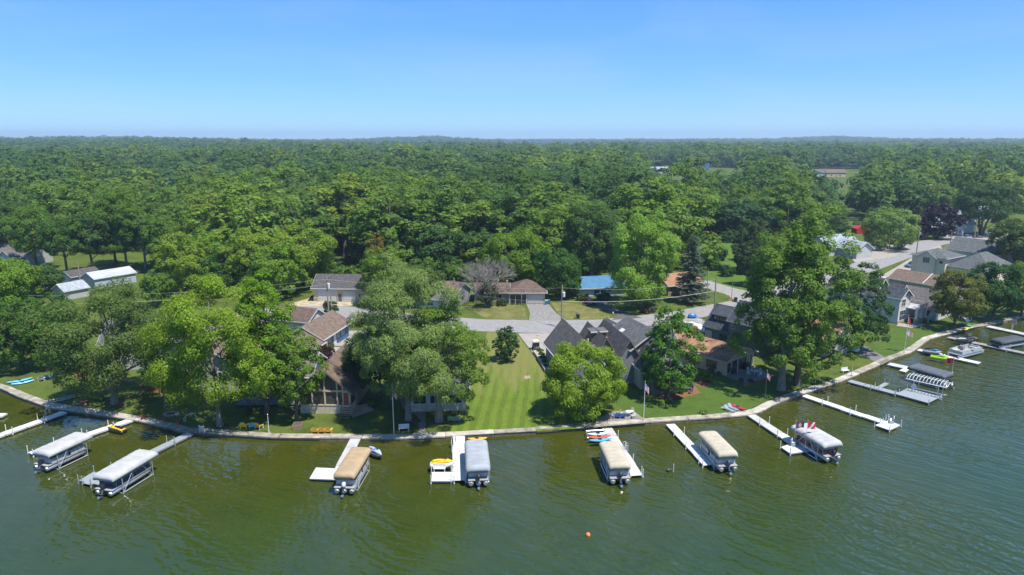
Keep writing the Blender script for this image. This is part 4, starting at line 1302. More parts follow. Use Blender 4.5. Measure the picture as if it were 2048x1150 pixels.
bench_box('white bench at the far end of the grey canopy lawn', G(1690, 745), math.radians(20), MWHITE)
# ------------------------------------------------------------------ houses
def roofm(name, col): return M(name, col, .9, .2, 1.4, band=('Z', .09, .02), spec=.15)
def siding(name, col): return M(name, col, .7, .05, 1.0, band=('Z', .13, .02), spec=.25)
RBROWN = roofm('shingle_brown', (.155, .115, .088)); RGREYB = roofm('shingle_grey_brown', (.125, .115, .108)); RGREY = roofm('shingle_grey', (.105, .112, .112))
RSLATE = roofm('shingle_slate', (.055, .062, .074)); RDARK = roofm('shingle_dark', (.085, .08, .078)); RTAN = M('shingle_worn_tan', (.26, .15, .085), .9, .34, .55, band=('Z', .09, .02), spec=.15)
RRED = roofm('shingle_red_brown', (.125, .088, .072)); RORANGE = roofm('shingle_orange', (.30, .165, .095)); RBLUE = M('metal_roof_blue', (.055, .155, .265), .45, .14, 1.0, spec=.5); RPALE = roofm('shingle_pale_grey', (.30, .33, .36))
RMETAL = M('metal_roof_white', (.42, .43, .46), .4, .16, .5, spec=.5, stretch=(3, .3, 1))
SWHITE = siding('siding_white', (.44, .45, .45)); SGREY = siding('siding_grey', (.42, .42, .41)); SDGREY = siding('siding_dark_grey', (.155, .15, .155)); SSLATE = siding('siding_slate', (.085, .125, .145))
STAN = siding('siding_tan', (.52, .42, .30)); SBLUE = siding('siding_blue', (.055, .13, .24)); SLIGHT = siding('siding_light_grey', (.56, .555, .53)); SSAND = siding('siding_sand', (.68, .58, .45)); SGREIGE = siding('siding_greige', (.42, .40, .36)); SBROWN = siding('siding_brown', (.27, .21, .15)); SCREAM = siding('siding_cream', (.52, .46, .36)); STEEL = siding('siding_blue_grey', (.20, .21, .24))
TRIM = M('trim_white', (.56, .56, .55), .5, .03, 2); TRIMT = M('trim_tan', (.50, .40, .28), .6, .08, 2); TRIMD = M('trim_brown', (.16, .12, .09), .6, .1, 2)
MSTONE = M('stone_base', (.30, .26, .2), .9, .3, 3.0, bump=.05); MSCREENSHADE = M('screen_and_recess_shade', (.055, .05, .045), .5, .2, .8)  # dark mesh of the chalet screens; also the painted shade of porch recesses
MDOORW = M('garage_door', (.50, .495, .47), .5, .04, 2.0, band=('Z', .5, .03)); MTERRA = M('terracotta', (.42, .15, .07), .85, .15, 3)
MBED = M('mulch_bed', (.30, .15, .08), .95, .3, 5.0, spec=.1)

class House:
    def __init__(s, name, label, cat, p, yaw, group=None):
        s.r = empty(name, label, cat, (p[0], p[1], GZ if len(p) < 3 else p[2]), math.radians(yaw), group)
    def wing(s, x0, x1, y0, y1, eave, ridge, axis, wall, roof, o=.35, og=None, trim=TRIM, base=-.3, asym=.5, fascia=True, walls=True):
        """gabled wing; axis is the direction of the ridge; the gable triangles are part of the wall"""
        og = o if og is None else og
        if axis == 'y': a0, a1, b0, b1 = x0, x1, y0, y1
        else: a0, a1, b0, b1 = y0, y1, x0, x1
        am = a0 + (a1 - a0) * asym
        sl0, sl1 = (ridge - eave) / (am - a0), (ridge - eave) / (a1 - am)
        if walls:
            MB().extr([(a0, base), (a1, base), (a1, eave), (am, ridge - .06), (a0, eave)], axis, b0, b1).build('wall', wall, s.r)
        t = .17
        lo = [(a0 - o, eave - o * sl0 + .02), (am, ridge + .0), (a1 + o, eave - o * sl1 + .02)]
        up = [(p[0], p[1] + t) for p in lo]
        MB().extr([lo[0], lo[1], lo[2], up[2], up[1], up[0]], axis, b0 - og, b1 + og).build('roof', roof, s.r)
        if fascia:
            f = MB()
            fl = [(p[0], p[1] - .10) for p in lo]; fu = [(p[0], p[1] + .14) for p in lo]
            for c, d in ((b0 - og - .05, b0 - og - .003), (b1 + og + .003, b1 + og + .05)):
                f.extr([fl[0], fl[1], fl[2], fu[2], fu[1], fu[0]], axis, c, d)
            for pa, e in ((lo[0], -1), (lo[2], 1)):
                q = pa[0] + e * .003; q2 = pa[0] + e * .12
                f.extr([(min(q, q2), pa[1] - .06), (max(q, q2), pa[1] - .06), (max(q, q2), pa[1] + .12), (min(q, q2), pa[1] + .12)], axis, b0 - og - .045, b1 + og + .045)
            f.build('fascia', trim, s.r)
        return s
    def hip(s, x0, x1, y0, y1, eave, ridge, wall, roof, o=.5, trim=TRIM, base=-.3, inset=None):
        MB().box(x0, x1, y0, y1, base, eave).build('wall', wall, s.r)
        w, d = x1 - x0, y1 - y0
        i = inset if inset is not None else min(w, d) / 2
        if w >= d: R0, R1 = (x0 + i, (y0 + y1) / 2), (x1 - i, (y0 + y1) / 2)
        else: R0, R1 = ((x0 + x1) / 2, y0 + i), ((x0 + x1) / 2, y1 - i)
        if abs(R0[0] - R1[0]) + abs(R0[1] - R1[1]) < .1: R1 = (R1[0] + .15, R1[1] + .15)
        a = [(x0 - o, y0 - o), (x1 + o, y0 - o), (x1 + o, y1 + o), (x0 - o, y1 + o)]
        ez = eave + .02
        V = [(p[0], p[1], ez) for p in a] + [(p[0], p[1], ez + .14) for p in a] + [(*R0, ridge), (*R1, ridge)]
        F = [(0, 3, 2, 1), (0, 1, 5, 4), (1, 2, 6, 5), (2, 3, 7, 6), (3, 0, 4, 7)]
        F += [(4, 5, 9, 8), (5, 6, 9), (6, 7, 8, 9), (7, 4, 8)] if w >= d else [(4, 5, 8), (5, 6, 9, 8), (6, 7, 9), (7, 4, 8, 9)]
        MB().add(V, F).build('roof', roof, s.r)
        f = MB()
        f.box(x0 - o - .1, x1 + o + .1, y0 - o - .1, y0 - o - .003, ez - .05, ez + .11).box(x0 - o - .1, x1 + o + .1, y1 + o + .003, y1 + o + .1, ez - .05, ez + .11)
        f.box(x0 - o - .1, x0 - o - .003, y0 - o, y1 + o, ez - .05, ez + .11).box(x1 + o + .003, x1 + o + .1, y0 - o, y1 + o, ez - .05, ez + .11)
        f.build('fascia', trim, s.r)
        return s
    def _place(s, mb, name, mat, face, par=None):
        """face is 'f','b','l','r' with the wall coordinate; geometry is built for a wall facing -y at y=0"""
        o = mb.build(name, mat, par or s.r)
        return o
    def win(s, face, at, u, z, w, h, cols=2, rows=1, frame=TRIM, glass=None, name='window'):
        ang = {'f': 0, 'r': math.pi / 2, 'b': math.pi, 'l': -math.pi / 2}[face]
        fr = MB(); t = .09
        fr.box(-w / 2 - t, w / 2 + t, -.06, .0, -h / 2 - t, -h / 2).box(-w / 2 - t, w / 2 + t, -.06, .0, h / 2, h / 2 + t)
        fr.box(-w / 2 - t, -w / 2, -.06, .0, -h / 2, h / 2).box(w / 2, w / 2 + t, -.06, .0, -h / 2, h / 2)
        for k in range(1, cols): x = -w / 2 + w * k / cols; fr.box(x - .035, x + .035, -.05, .0, -h / 2, h / 2)
        for k in range(1, rows): zz = -h / 2 + h * k / rows; fr.box(-w / 2, w / 2, -.047, .0, zz - .03, zz + .03)
        o = fr.build(name, frame, s.r)
        o.rotation_euler = (0, 0, ang)
        o.location = {'f': (u, at, z), 'b': (u, at, z), 'l': (at, u, z), 'r': (at, u, z)}[face]
        for k in range(cols):
            x0, x1 = -w / 2 + w * k / cols + (.036 if k else 0), -w / 2 + w * (k + 1) / cols - (.036 if k < cols - 1 else 0)
            MB().box(x0 + .002, x1 - .002, -.02, -.004, -h / 2 + .002, h / 2 - .002).build('pane', glass or MGLASS, o)
        return o
    def door(s, face, at, u, w, h, m, name='door', z0=0.0, frame=TRIM, panels=0):
        ang = {'f': 0, 'r': math.pi / 2, 'b': math.pi, 'l': -math.pi / 2}[face]
        d = MB().box(-w / 2, w / 2, -.05, -.003, 0, h)
        o = d.build(name, m, s.r); o.rotation_euler = (0, 0, ang)
        o.location = (u, at, z0) if face in 'fb' else (at, u, z0)
        MB().box(-w / 2 - .1, -w / 2 - .003, -.07, -.002, 0, h + .1).box(w / 2 + .003, w / 2 + .1, -.07, -.002, 0, h + .1).box(-w / 2, w / 2, -.07, -.002, h + .003, h + .1).build('door_frame', frame, o)
        if panels:
            for k in range(panels): MB().box(-w / 2 + .05, w / 2 - .05, -.075, -.052, h * k / panels + .04, h * (k + 1) / panels - .04).build('panel', m, o)
        else:
            MB().ball((w / 2 - .12, -.1, h * .48), .05, 6, 4).build('handle', MCHROME, o)
        return o
    def part(s, name, m, mb): return mb.build(name, m, s.r)

# grey garage across the road, left
h = House('garage', 'grey-brown workshop garage with two wide white doors across the road', 'garage', G(628, 603), -3)
h.wing(0, 14, 0, 9, 3.7, 6.2, 'x', STAN, RDARK, .5)
h.door('f', 0, 3.6, 4.6, 3.1, MDOORW, 'garage_door', panels=4); h.door('f', 0, 9.3, 3.0, 2.7, MDOORW, 'garage_door', panels=4); h.door('f', 0, 6.8, .95, 2.1, MDGREY)
h.win('f', 0, 12.2, 1.7, 1.2, 1.0)
h.part('stone_skirt', MSTONE, MB().box(-.06, .9, -.06, -.003, -.1, 1.0).box(6, 6.3, -.06, -.003, -.1, 1.0))
# house behind the big maples, brown roof, pale gable at right
h = House('house', 'brown-roofed house with a pale right gable behind the large maples', 'house', G(818, 606), -22)
h.wing(0, 13, 0, 8.5, 3.0, 5.4, 'x', SGREY, RBROWN, .5); h.wing(4, 12, -3.5, 1, 2.8, 4.6, 'x', SWHITE, RGREYB, .4)
h.win('r', 13, 4.2, 1.6, 1.2, 1.1); h.win('f', -3.5, 8, 1.5, 1.6, 1.1)
# brown hip-roof ranch with carport
h = House('house', 'cream ranch house with brown hip roof and one-car garage', 'house', G(1004, 607), 0)
p_ = h.hip(1.6, 10.8, 0.0, 9.0, 2.75, 5.4, SCREAM, RRED, .55)
h.wing(-7, 1.6, 1.6, 8.5, 2.6, 4.2, 'x', STAN, RRED, .45)
h.part('porch_recess_shade', MSCREENSHADE, MB().box(2.0, 6.1, -.07, -.02, .1, 2.25))  # flat dark panel on the wall, coloured as the shade inside a porch
h.part('porch_post', TRIM, MB().box(1.85, 2.05, -.2, -.08, 0, 2.5)); h.part('porch_post', TRIM, MB().box(3.3, 3.42, -.2, -.08, 0, 2.5)); h.part('porch_post', TRIM, MB().box(6.1, 6.3, -.2, -.08, 0, 2.5))
h.door('f', 0, 8.4, 3.6, 2.2, M('door_cream', (.55, .50, .42), .6, .04, 2, band=('Z', .5, .03)), 'garage_door', panels=4)
h.win('f', 1.6, -1.0, 1.4, 1.6, 1.1); h.win('f', 1.6, -4.6, 1.4, 1.4, 1.1)
h.part('chimney', MSTONE, MB().box(1.0, 1.5, 5, 5.5, 3, 4.9))
h.part('planter_bed', MTERRA, MB().box(-1.6, 1.4, 0.5, 1.5, 0, .35))
for x in (2.7, 4.0, 5.0): tag(MB().box(-.32, .32, -.3, .3, .3, .42).box(-.32, .32, .2, .3, .42, .95).box(-.3, -.24, -.3, .3, 0, .3).box(.24, .3, -.3, .3, 0, .3).build('porch_chair', MBLACK), ['black porch chair nearest the left post of the cream ranch', 'black porch chair in the middle of the cream ranch porch', 'black porch chair nearest the garage of the cream ranch'][int(x) - 2 if x < 4 else int(x) - 3], 'chair', 'porch chairs of the cream ranch').location = h.r.matrix_basis @ Vector((x, -.9, .02))
# blue metal roof
h = House('house', 'white ranch house with a bright blue metal roof', 'house', G(1158, 594), 12)
h.wing(0, 12.5, 0, 8, 2.5, 4.5, 'x', SWHITE, RBLUE, .6, fascia=True)
h.part('porch_recess_shade', MSCREENSHADE, MB().box(4.2, 7.2, -.05, -.01, .1, 2.2)); h.part('porch_post', TRIM, MB().box(5.6, 5.75, -.35, -.2, 0, 2.35))  # dark panel painted as porch shade; the wall behind has no recess
h.door('f', 0, 2.2, 2.9, 2.1, MDOORW, 'garage_door', panels=4); h.win('f', 0, 8.4, 1.5, .8, .7); h.win('f', 0, 10.6, 1.5, 1.3, 1.0)
h.part('porch_furniture', MBLUE, MB().box(4.5, 5.3, -.9, -.3, 0, .8).box(6.0, 7.0, -.9, -.3, 0, .7))
# tan-orange roof behind the spruce
h = House('house', 'brick house with a tan-orange roof behind the spruce', 'house', G(1336, 592), 24)
h.wing(0, 11, 0, 8, 2.9, 5.0, 'x', SBROWN, RORANGE, .5); h.wing(2, 7, -2.2, 2, 2.8, 4.3, 'y', SBROWN, RORANGE, .4)
h.win('f', -2.2, 4.4, 1.5, 2.0, 1.2, 2); h.win('f', 0, 9, 1.5, 1.2, 1.1); h.win('f', 0, 1, 1.5, .8, 1.1, 1)
# long blue house with brown roof
h = House('house', 'long blue house with a brown roof and white trim beside the chalet', 'house', (-36.5, 125.5), -10)
h.wing(-7.2, 0, 0, 12.8, 3.3, 5.3, 'y', SBLUE, RBROWN, .7, .4); h.wing(-6.8, .3, -8, -.05, 2.7, 4.5, 'y', SBLUE, RBROWN, .6, .3)
h.win('r', 0, 3.3, 1.9, 1.5, 1.4); h.door('r', 0, 5.9, 1.0, 2.2, TRIM, z0=.3); h.win('r', 0, 7.6, 1.9, .9, 1.2, 1); h.win('r', 0, 9.8, 1.9, 1.2, 1.3); h.win('r', .3, -5.6, 1.5, 1.5, 1.3); h.win('r', .3, -1.8, 1.6, .6, 1.4, 1)
h.part('porch_post', MSTONE, MB().box(.2, .6, 1.0, 1.4, 0, 2.8)); h.part('step', MCONC, MB().box(.05, 1.8, 5.0, 6.8, 0, .3)); h.part('porch_floor', MTERRA, MB().box(.36, 2.4, -7, -1, 0, .2))
# small white gable house by the road
h = House('house', 'small pale house with a red-brown roof by the road, left of the blue house', 'house', G(590, 668), -20)
h.wing(-6, 3.4, 0, 6.5, 3.0, 5.0, 'x', M('stucco_pale', (.50, .46, .42), .8, .05, 2), RRED, .4); h.win('r', 3.4, 4.2, 1.5, .5, 1.2, 1); h.win('r', 3.4, 1.2, 1.5, .5, 1.2, 1)
# chalet
h = House('chalet', 'brown chalet with a tall screened gable front and wooden steps', 'house', (-28.1, 96.6), -2)
h.wing(-4.0, 4.0, 3.2, 11.5, 3.5, 7.3, 'y', SBROWN, RBROWN, .6, .3, TRIMD)
h.wing(-3.8, 3.8, 0.12, 3.15, 3.8, 7.1, 'y', MSCREENSHADE, RBROWN, .6, .7, TRIMD, base=1.3)
h.part('plinth', M('block_tan', (.54, .45, .33), .9, .1, 2, band=('Z', .2, .02)), MB().box(-3.85, 3.85, 0, 3.1, -.2, 1.3))
fr = MB()
for x in (-3.75, -1.9, 0, 1.9, 2.75, 3.75): fr.box(x - .11, x + .11, -.06, .10, 1.3, 3.75 + max(0, (3.6 - abs(x))) * .82 - .1)
fr.box(-3.85, 3.85, -.08, .09, 3.5, 3.78).box(-3.85, 3.85, -.07, .09, 1.3, 1.45)
fr.box(3.74, 3.9, 0, .14, 1.3, 3.7).box(3.74, 3.9, 2.9, 3.1, 1.3, 3.7).box(3.76, 3.88, .14, 2.9, 3.5, 3.72)
h.part('screen_frame', TRIMT, fr)
h.door('f', -.02, 3.25, .8, 2.1, M('door_red', (.26, .05, .03), .5, .1, 2), z0=1.32, frame=TRIMT)
st = MB()
for k in range(5): h.part('step', MWOOD, MB().box(2.7, 4.0, -.34 * (k + 1) - .05, -.34 * k - .06, 1.1 - .25 * k - .06, 1.1 - .25 * k))
h.part('stair_rail', MWOOD, MB().bar((2.7, -.1, 2.2), (2.7, -1.9, 1.0), .08).bar((4.0, -.1, 2.2), (4.0, -1.9, 1.0), .08).bar((2.7, -1.8, 0), (2.7, -1.8, 1.05), .1).bar((4, -1.8, 0), (4, -1.8, 1.05), .1).bar((2.7, -.9, .5), (2.7, -.9, 1.6), .08))
h.part('vent', MBLACK, MB().box(1.5, 1.8, 6, 6.3, 5.9, 6.3).box(1.7, 2.0, 9, 9.3, 5.7, 6.1))
# low white cottage behind the maples
h = House('cottage', 'low white cottage with a row of windows behind the two shore maples', 'house', (-15.6, 97.4), 3)
h.wing(0, 8.6, 0, 11, 3.1, 5.2, 'y', SWHITE, RGREY, .5, .5); h.part('stone_skirt', M('sandstone', (.46, .40, .30), .9, .2, 2, bump=.03), MB().box(-.08, 8.68, -.08, -.003, -.1, 1.0))
h.win('f', 0, 1.6, 1.9, 1.9, 1.3, 2); h.win('f', 0, 4.3, 1.9, 2.2, 1.3, 3); h.win('f', 0, 7.0, 1.9, 1.9, 1.3, 2)
# blue house with deck
h = House('house', 'dark blue house with white windows and a railed deck behind the lawn chairs', 'house', (-41.2, 103.2), 2)
h.wing(-1.5, 9, 0, 9, 3.6, 6.0, 'x', SBLUE, RGREYB, .5); h.win('f', 0, 5.2, 1.9, 2.2, 2.0, 3); h.win('f', 0, .6, 1.9, 1.5, 1.6, 1); h.door('f', 0, 7.6, .95, 2.2, TRIM, z0=.3)
dk = MB().box(-1.6, 7.6, -4.0, -.06, .25, .4)
h.part('deck', M('deck_grey_blue', (.10, .115, .135), .7, .1, 2), dk)
rl = MB().box(-1.6, 7.6, -4.0, -3.93, 1.2, 1.28)
for k in range(31): rl.box(-1.6 + k * .3, -1.56 + k * .3, -3.98, -3.94, .4, 1.2)
h.part('deck_railing', M('rail_blue_grey', (.13, .15, .18), .6, .1, 2), rl)
# grey house behind the locust
h = House('house', 'grey house with small white windows behind the feathery yellow-green tree', 'house', (-50.5, 106.5), -4)
h.wing(-5.5, 6.0, 0, 9, 4.6, 7.4, 'y', SGREY, RBROWN, .5); h.win('f', 0, -3.2, 2.4, 1.1, 1.7, 2, 2); h.win('f', 0, -.8, 2.9, 1.3, 1.5, 2, 2); h.win('f', 0, 3, 2.4, 1.3, 1.5, 2, 2)
# pale house behind the oak
h = House('house', 'pale blue-white house glimpsed through the big oak', 'house', (-66, 117), 8)
h.wing(-7, 7, 0, 9, 5.2, 8.0, 'x', SWHITE, RGREY, .5); h.win('f', 0, -4, 1.7, 2.2, 1.5, 3); h.win('f', 0, 2, 1.7, 2.2, 1.5, 3); h.win('f', 0, -1, 4.1, 1.2, 1.2); h.win('f', 0, 4, 4.1, 1.2, 1.2)
# brown-grey many-gabled house
h = House('house', 'grey-brown house with several steep gables behind the round tree', 'house', (6.3, 121.2), 11)
h.wing(0, 6.4, -13, 0, 4.0, 8.0, 'y', STEEL, RGREYB, .45, .4, TRIM)
h.wing(6.0, 9.6, -11, -.6, 4.4, 7.3, 'y', STEEL, RGREYB, .35, .4, TRIMD); h.wing(8.7, 13.0, -14, -.9, 4.2, 7.7, 'y', STEEL, RGREYB, .35, .4, TRIMD); h.wing(11.9, 15.2, -17, -3.4, 4.0, 6.8, 'y', SGREIGE, RGREYB, .35, .4)
h.part('dormer', SDGREY, MB().box(6.6, 9.4, -6.4, -4.4, 5.8, 7.15)); h.part('dormer_roof', RGREYB, MB().box(6.4, 9.6, -6.7, -4.1, 7.16, 7.32)); h.part('gutter', TRIM, MB().box(6.4, 9.6, -6.82, -6.71, 7.1, 7.3))
h.part('vent_pipe', TRIM, MB().tube([(11.6, -4, 6.2), (11.6, -4, 7.6)], .14, 8)); h.part('vent_pipe', TRIM, MB().tube([(5.4, -8.5, 5), (5.4, -8.5, 6.6)], .14, 8))
h.win('f', -17, 13.5, 2.2, 1.4, 1.4); h.win('l', 0, -4, 1.6, .9, 1.2, 1); h.win('l', 0, -9, 1.6, .9, 1.2, 1)
# connector and dark grey house
h = House('house', 'tall dark grey house with white trim and a roof skylight', 'house', (20.0, 109.6), 19)
h.wing(0, 8.6, 0, 9.4, 6.1, 8.9, 'y', SDGREY, RGREY, .4, .4); h.wing(1.2, 5.2, 9.5, 15.5, 5.2, 7.2, 'y', SDGREY, RGREY, .4, .3)
h.wing(0.9, 8.4, -6.0, -.06, 3.1, 4.6, 'y', SDGREY, RGREY, .4, .3); h.wing(4.6, 8.9, 1.0, 6.0, 6.6, 8.6, 'x', SWHITE, RGREY, .3, .6)
h.wing(-5.5, -.06, 3.5, 8.5, 3.8, 5.4, 'x', STEEL, RGREYB, .3, .1)
h.win('f', 0, 2.1, 4.9, 1.3, 1.5, 2); h.win('l', 0, .8, 4.9, .7, 1.5, 1); h.win('f', 0, 5.9, 4.9, 1.3, 1.5, 2); h.win('f', -6, 3, 1.7, 1.8, 1.4, 2); h.win('f', -6, 6, 1.7, 1.8, 1.4, 2)
h.part('downspout', TRIM, MB().box(-.12, -.02, 3.0, 3.12, 1.5, 6.0))
sk = MB().box(-.4, .4, -.55, .55, -.05, .1).build('skylight', MWHITE, h.r); sk.location = (1.75, 6.6, 7.42); sk.rotation_euler = (0, -math.atan2(2.8, 4.3), 0)
# slate house, two wings
h = House('house', 'dark slate-blue house with a dormer and a steep dark roof', 'house', (43.1, 130.4), 40)
h.wing(0, 8.0, .06, 5.6, 3.4, 7.1, 'y', SSLATE, RSLATE, .45, .35, MDGREY); h.wing(-.4, 7.6, -11, 0, 5.7, 8.9, 'y', SSLATE, RSLATE, .4, .35, M('trim_slate', (.30, .31, .30), .6, .05, 2))
h.part('dormer', SGREY, MB().box(1.3, 4.0, 1.4, 4.4, 4.3, 5.75))
dr = MB().add([(0.8, .9, 5.55), (4.1, .9, 7.05), (4.1, 4.9, 7.05), (.8, 4.9, 5.55), (.8, .9, 5.72), (4.1, .9, 7.2), (4.1, 4.9, 7.2), (.8, 4.9, 5.72)], [(0, 3, 2, 1), (4, 5, 6, 7), (0, 1, 5, 4), (1, 2, 6, 5), (2, 3, 7, 6), (3, 0, 4, 7)])
h.part('dormer_roof', RSLATE, dr); h.win('l', 1.3, 2.9, 5.1, 2.3, .65, 4, 1, M('trim_khaki', (.42, .38, .30), .6, .05, 2))
h.win('l', -.4, -1.0, 4.7, .75, 1.2, 1, 2, M('trim_khaki2', (.42, .38, .30), .6, .05, 2)); h.door('l', 0, 4.7, 1.2, 2.3, M('door_khaki', (.40, .36, .28), .6, .05, 2))
h.part('vent_pipe', TRIM, MB().tube([(2.4, -6, 7.4), (2.4, -6, 8.6)], .13, 8)); h.part('porch_roof', RRED, MB().extr([(-11.2, 2.6), (-10.0, 3.3), (-8.8, 2.6), (-8.8, 2.75), (-10, 3.45), (-11.2, 2.75)], 'x', -1.6, -.41)); h.win('f', -11, 3.6, 4.3, 2.4, 1.5, 3)
# tan cottage with patio
h = House('house', 'tan cottage with a worn orange-brown roof and glass doors onto a patio', 'house', (37.3, 113.4), 40)
h.wing(0, 9, 0, 15, 2.75, 4.4, 'y', STAN, RTAN, .5, .5, TRIMT)
h.part('gable_siding', SGREIGE, MB().extr([(.05, 2.62), (8.95, 2.62), (4.5, 4.25)], 'y', -.05, -.004))
h.win('f', 0, 1.0, 1.25, 1.2, 1.9, 1, 1, TRIMT); h.win('f', 0, 4.2, 1.15, 4.2, 2.1, 4, 1, MDGREY); h.win('f', 0, 7.5, 1.25, 1.5, 1.9, 2, 1, TRIMT); h.win('l', 0, 2.9, 1.4, 2.0, 1.3, 2, 1, TRIMD); h.door('l', 0, 6.7, .95, 2.1, MDGREY, frame=TRIMT)
h.part('porch_post', TRIMT, MB().box(-.5, -.38, 5.6, 5.72, 0, 2.6)); h.part('porch_post', TRIM, MB().box(3.0, 3.12, -.5, -.38, 0, 2.7)); h.part('porch_post', TRIM, MB().box(6.6, 6.72, -.5, -.38, 0, 2.7))
for k, (x, y) in enumerate(((1.2, 3), (1.4, 6.2), (1.5, 9))): h.part('roof_vent', MBLACK, MB().box(3.2, 3.6, y, y + .35, 3.85, 4.3))
# orange roof behind the cottonwoods
h = House('house', 'house with an orange shingle roof hidden behind the giant cottonwoods', 'house', (60, 128), 38)
h.wing(-3, 7, -4, 9, 3.6, 6.6, 'y', SGREY, RORANGE, .5); h.win('f', -4, 2, 1.7, 3, 1.5, 3)
# white house with columns
h = House('house', 'pale grey lake house with white gables, balcony and two columns', 'house', (86.3, 147.8), 36)
h.wing(0, 4.9, 0, 12, 6.0, 7.6, 'y', SLIGHT, RSLATE, .5, .55); h.wing(-1.2, 5.3, 5, 16, 6.2, 9.2, 'y', SLIGHT, RDARK, .5, .5)
h.wing(9.4, 18, -4, 9, 3.2, 6.2, 'y', SLIGHT, RGREYB, .5, .4)
h.wing(5.4, 12, 3, 14, 3.6, 7.2, 'y', SLIGHT, RDARK, .4, .3)
h.win('f', 0, 2.0, 4.6, 1.6, 1.5, 2, 2); h.win('f', 0, 2.0, 1.7, 2.4, 2.2, 3, 2)
h.win('l', 9.4, -2, 1.6, 1.3, 1.3); h.win('f', -4, 13, 1.6, 1.6, 1.3); h.win('l', -1.2, 9, 4.4, 1.2, 1.4)
h.part('balcony_floor', TRIM, MB().box(3.5, 8.4, -2.6, -.1, 3.1, 3.35).box(4.96, 8.4, -.09, 2.9, 3.1, 3.35))
bal = MB().box(3.5, 8.4, -2.6, -2.54, 4.2, 4.28).box(3.5, 3.56, -2.53, -.1, 4.2, 4.28).box(8.34, 8.4, -2.53, 2.9, 4.2, 4.28)
for k in range(19): bal.box(3.52 + k * .265, 3.57 + k * .265, -2.58, -2.55, 3.35, 4.2)
for k in range(9): bal.box(3.51, 3.54, -2.5 + k * .27, -2.45 + k * .27, 3.35, 4.2)
h.part('balcony_railing', TRIM, bal)
for x, y in ((3.9, -2.2), (6.1, -2.2), (8.1, -2.2)):
    h.part('column', TRIM, MB().box(x - .25, x + .25, y - .25, y + .25, .9, 3.1)); h.part('column_base', MSTONE, MB().box(x - .38, x + .38, y - .38, y + .38, 0, .9))
h.part('plinth', MSTONE, MB().box(-.1, 5.0, -.1, -.004, -.2, .55)); h.part('corner_board', TRIM, MB().box(-.08, .2, -.08, -.004, .55, 5.9).box(4.7, 4.98, -.085, -.004, .55, 5.9))
h.part('chimney', TRIM, MB().box(7.4, 8.4, 7.6, 8.6, 5, 8.3).box(7.2, 8.6, 7.4, 8.8, 8.3, 8.5))
h.part('gable_shingles', SWHITE, MB().extr([(.7, 6.1), (4.2, 6.1), (2.45, 7.25)], 'y', -.06, -.004))
# banner on the balcony: pale cloth with a row of worn pink letter strokes
bn = MB().box(-1.9, 1.9, -.02, 0, -.4, .4).build('banner', M('banner_cloth', (.72, .68, .68), .7, .04, 2))
bn.location = h.r.matrix_basis @ Vector((5.9, -2.66, 3.8)); bn.rotation_euler = h.r.rotation_euler
tag(bn, 'white banner with pink lettering hung on the balcony rail', 'banner')
bl = MB(); rgb = random.Random(3); x = -1.6
while x < 1.5:
    w = rgb.uniform(.1, .2)
    if rgb.random() < .88:
        bl.box(x, x + .05, -.035, -.021, -.2, .2); bl.box(x, x + w, -.036, -.022, .12, .2) if rgb.random() < .6 else bl.box(x, x + w, -.036, -.022, -.2, -.12); bl.box(x + w - .05, x + w, -.0365, -.022, -.2, .1)
    x += w + .1
bl.build('lettering', M('pink_print', (.55, .18, .28), .7, .05, 2), bn)
# brown roof behind it and the big greige house
h = House('house', 'long low house with a plain brown roof behind the columned house', 'house', (107.5, 179.8), 33)
h.wing(0, 9, -12, 6, 3.0, 5.0, 'y', SGREIGE, RBROWN, .4); h.part('roof_seam', TRIM, MB().bar((-.3, -3, 3.1), (4.4, -3, 5.25), .15)); h.win('l', 0, 2, 1.6, 1.4, 1.2)
h = House('house', 'large greige two-storey house with grey hipped roofs and white windows', 'house', (121.9, 202.5), 33)
h.hip(0, 10, -8, 1.5, 6.4, 8.6, SSAND, RGREY, .6); h.wing(-.8, 3.5, -5.4, -.6, 6.4, 8.1, 'x', SSAND, RGREY, .4, .3); h.win('l', -.8, -3, 5.4, 1.8, 1.6, 3); h.win('l', 0, -6.8, 5.2, .9, .8, 1)
h.hip(1.5, 17, -19, -8.1, 4.2, 8.4, SSAND, RGREY, .5); h.win('l', 1.5, -14, 2.2, 1.6, 1.4); h.part('roof_vent', MBLACK, MB().box(4.4, 4.8, -12, -11.6, 5.6, 6.2).box(4.4, 4.8, -15, -14.6, 5.6, 6.2))
h.door('b', 1.5, 5, 4.5, 2.3, MDOORW, 'garage_door', panels=4)
h = House('house', 'grey gabled house beyond the greige house on the right', 'house', (150, 226), 33)
h.wing(0, 12, -12, 4, 4.2, 7.6, 'y', SGREY, RGREY, .5); h.wing(2, 14, -24, -12.1, 4.6, 8.2, 'x', SGREIGE, RGREY, .5); h.wing(9, 18, -29, -24.1, 4.6, 7.8, 'x', SGREY, RGREY, .5); h.win('l', 2, -17, 2.6, 1.4, 1.2); h.win('l', 9, -27, 4.6, 1.1, 1.1, 1)
h = House('house', 'grey gabled house with white trim at the far right behind the tall edge tree', 'house', (158, 220), 33)
h.wing(8, 20, -22, -6, 5.6, 10, 'x', SGREY, RGREYB, .6); h.win('l', 8, -14, 7.2, 1.3, 1.3)
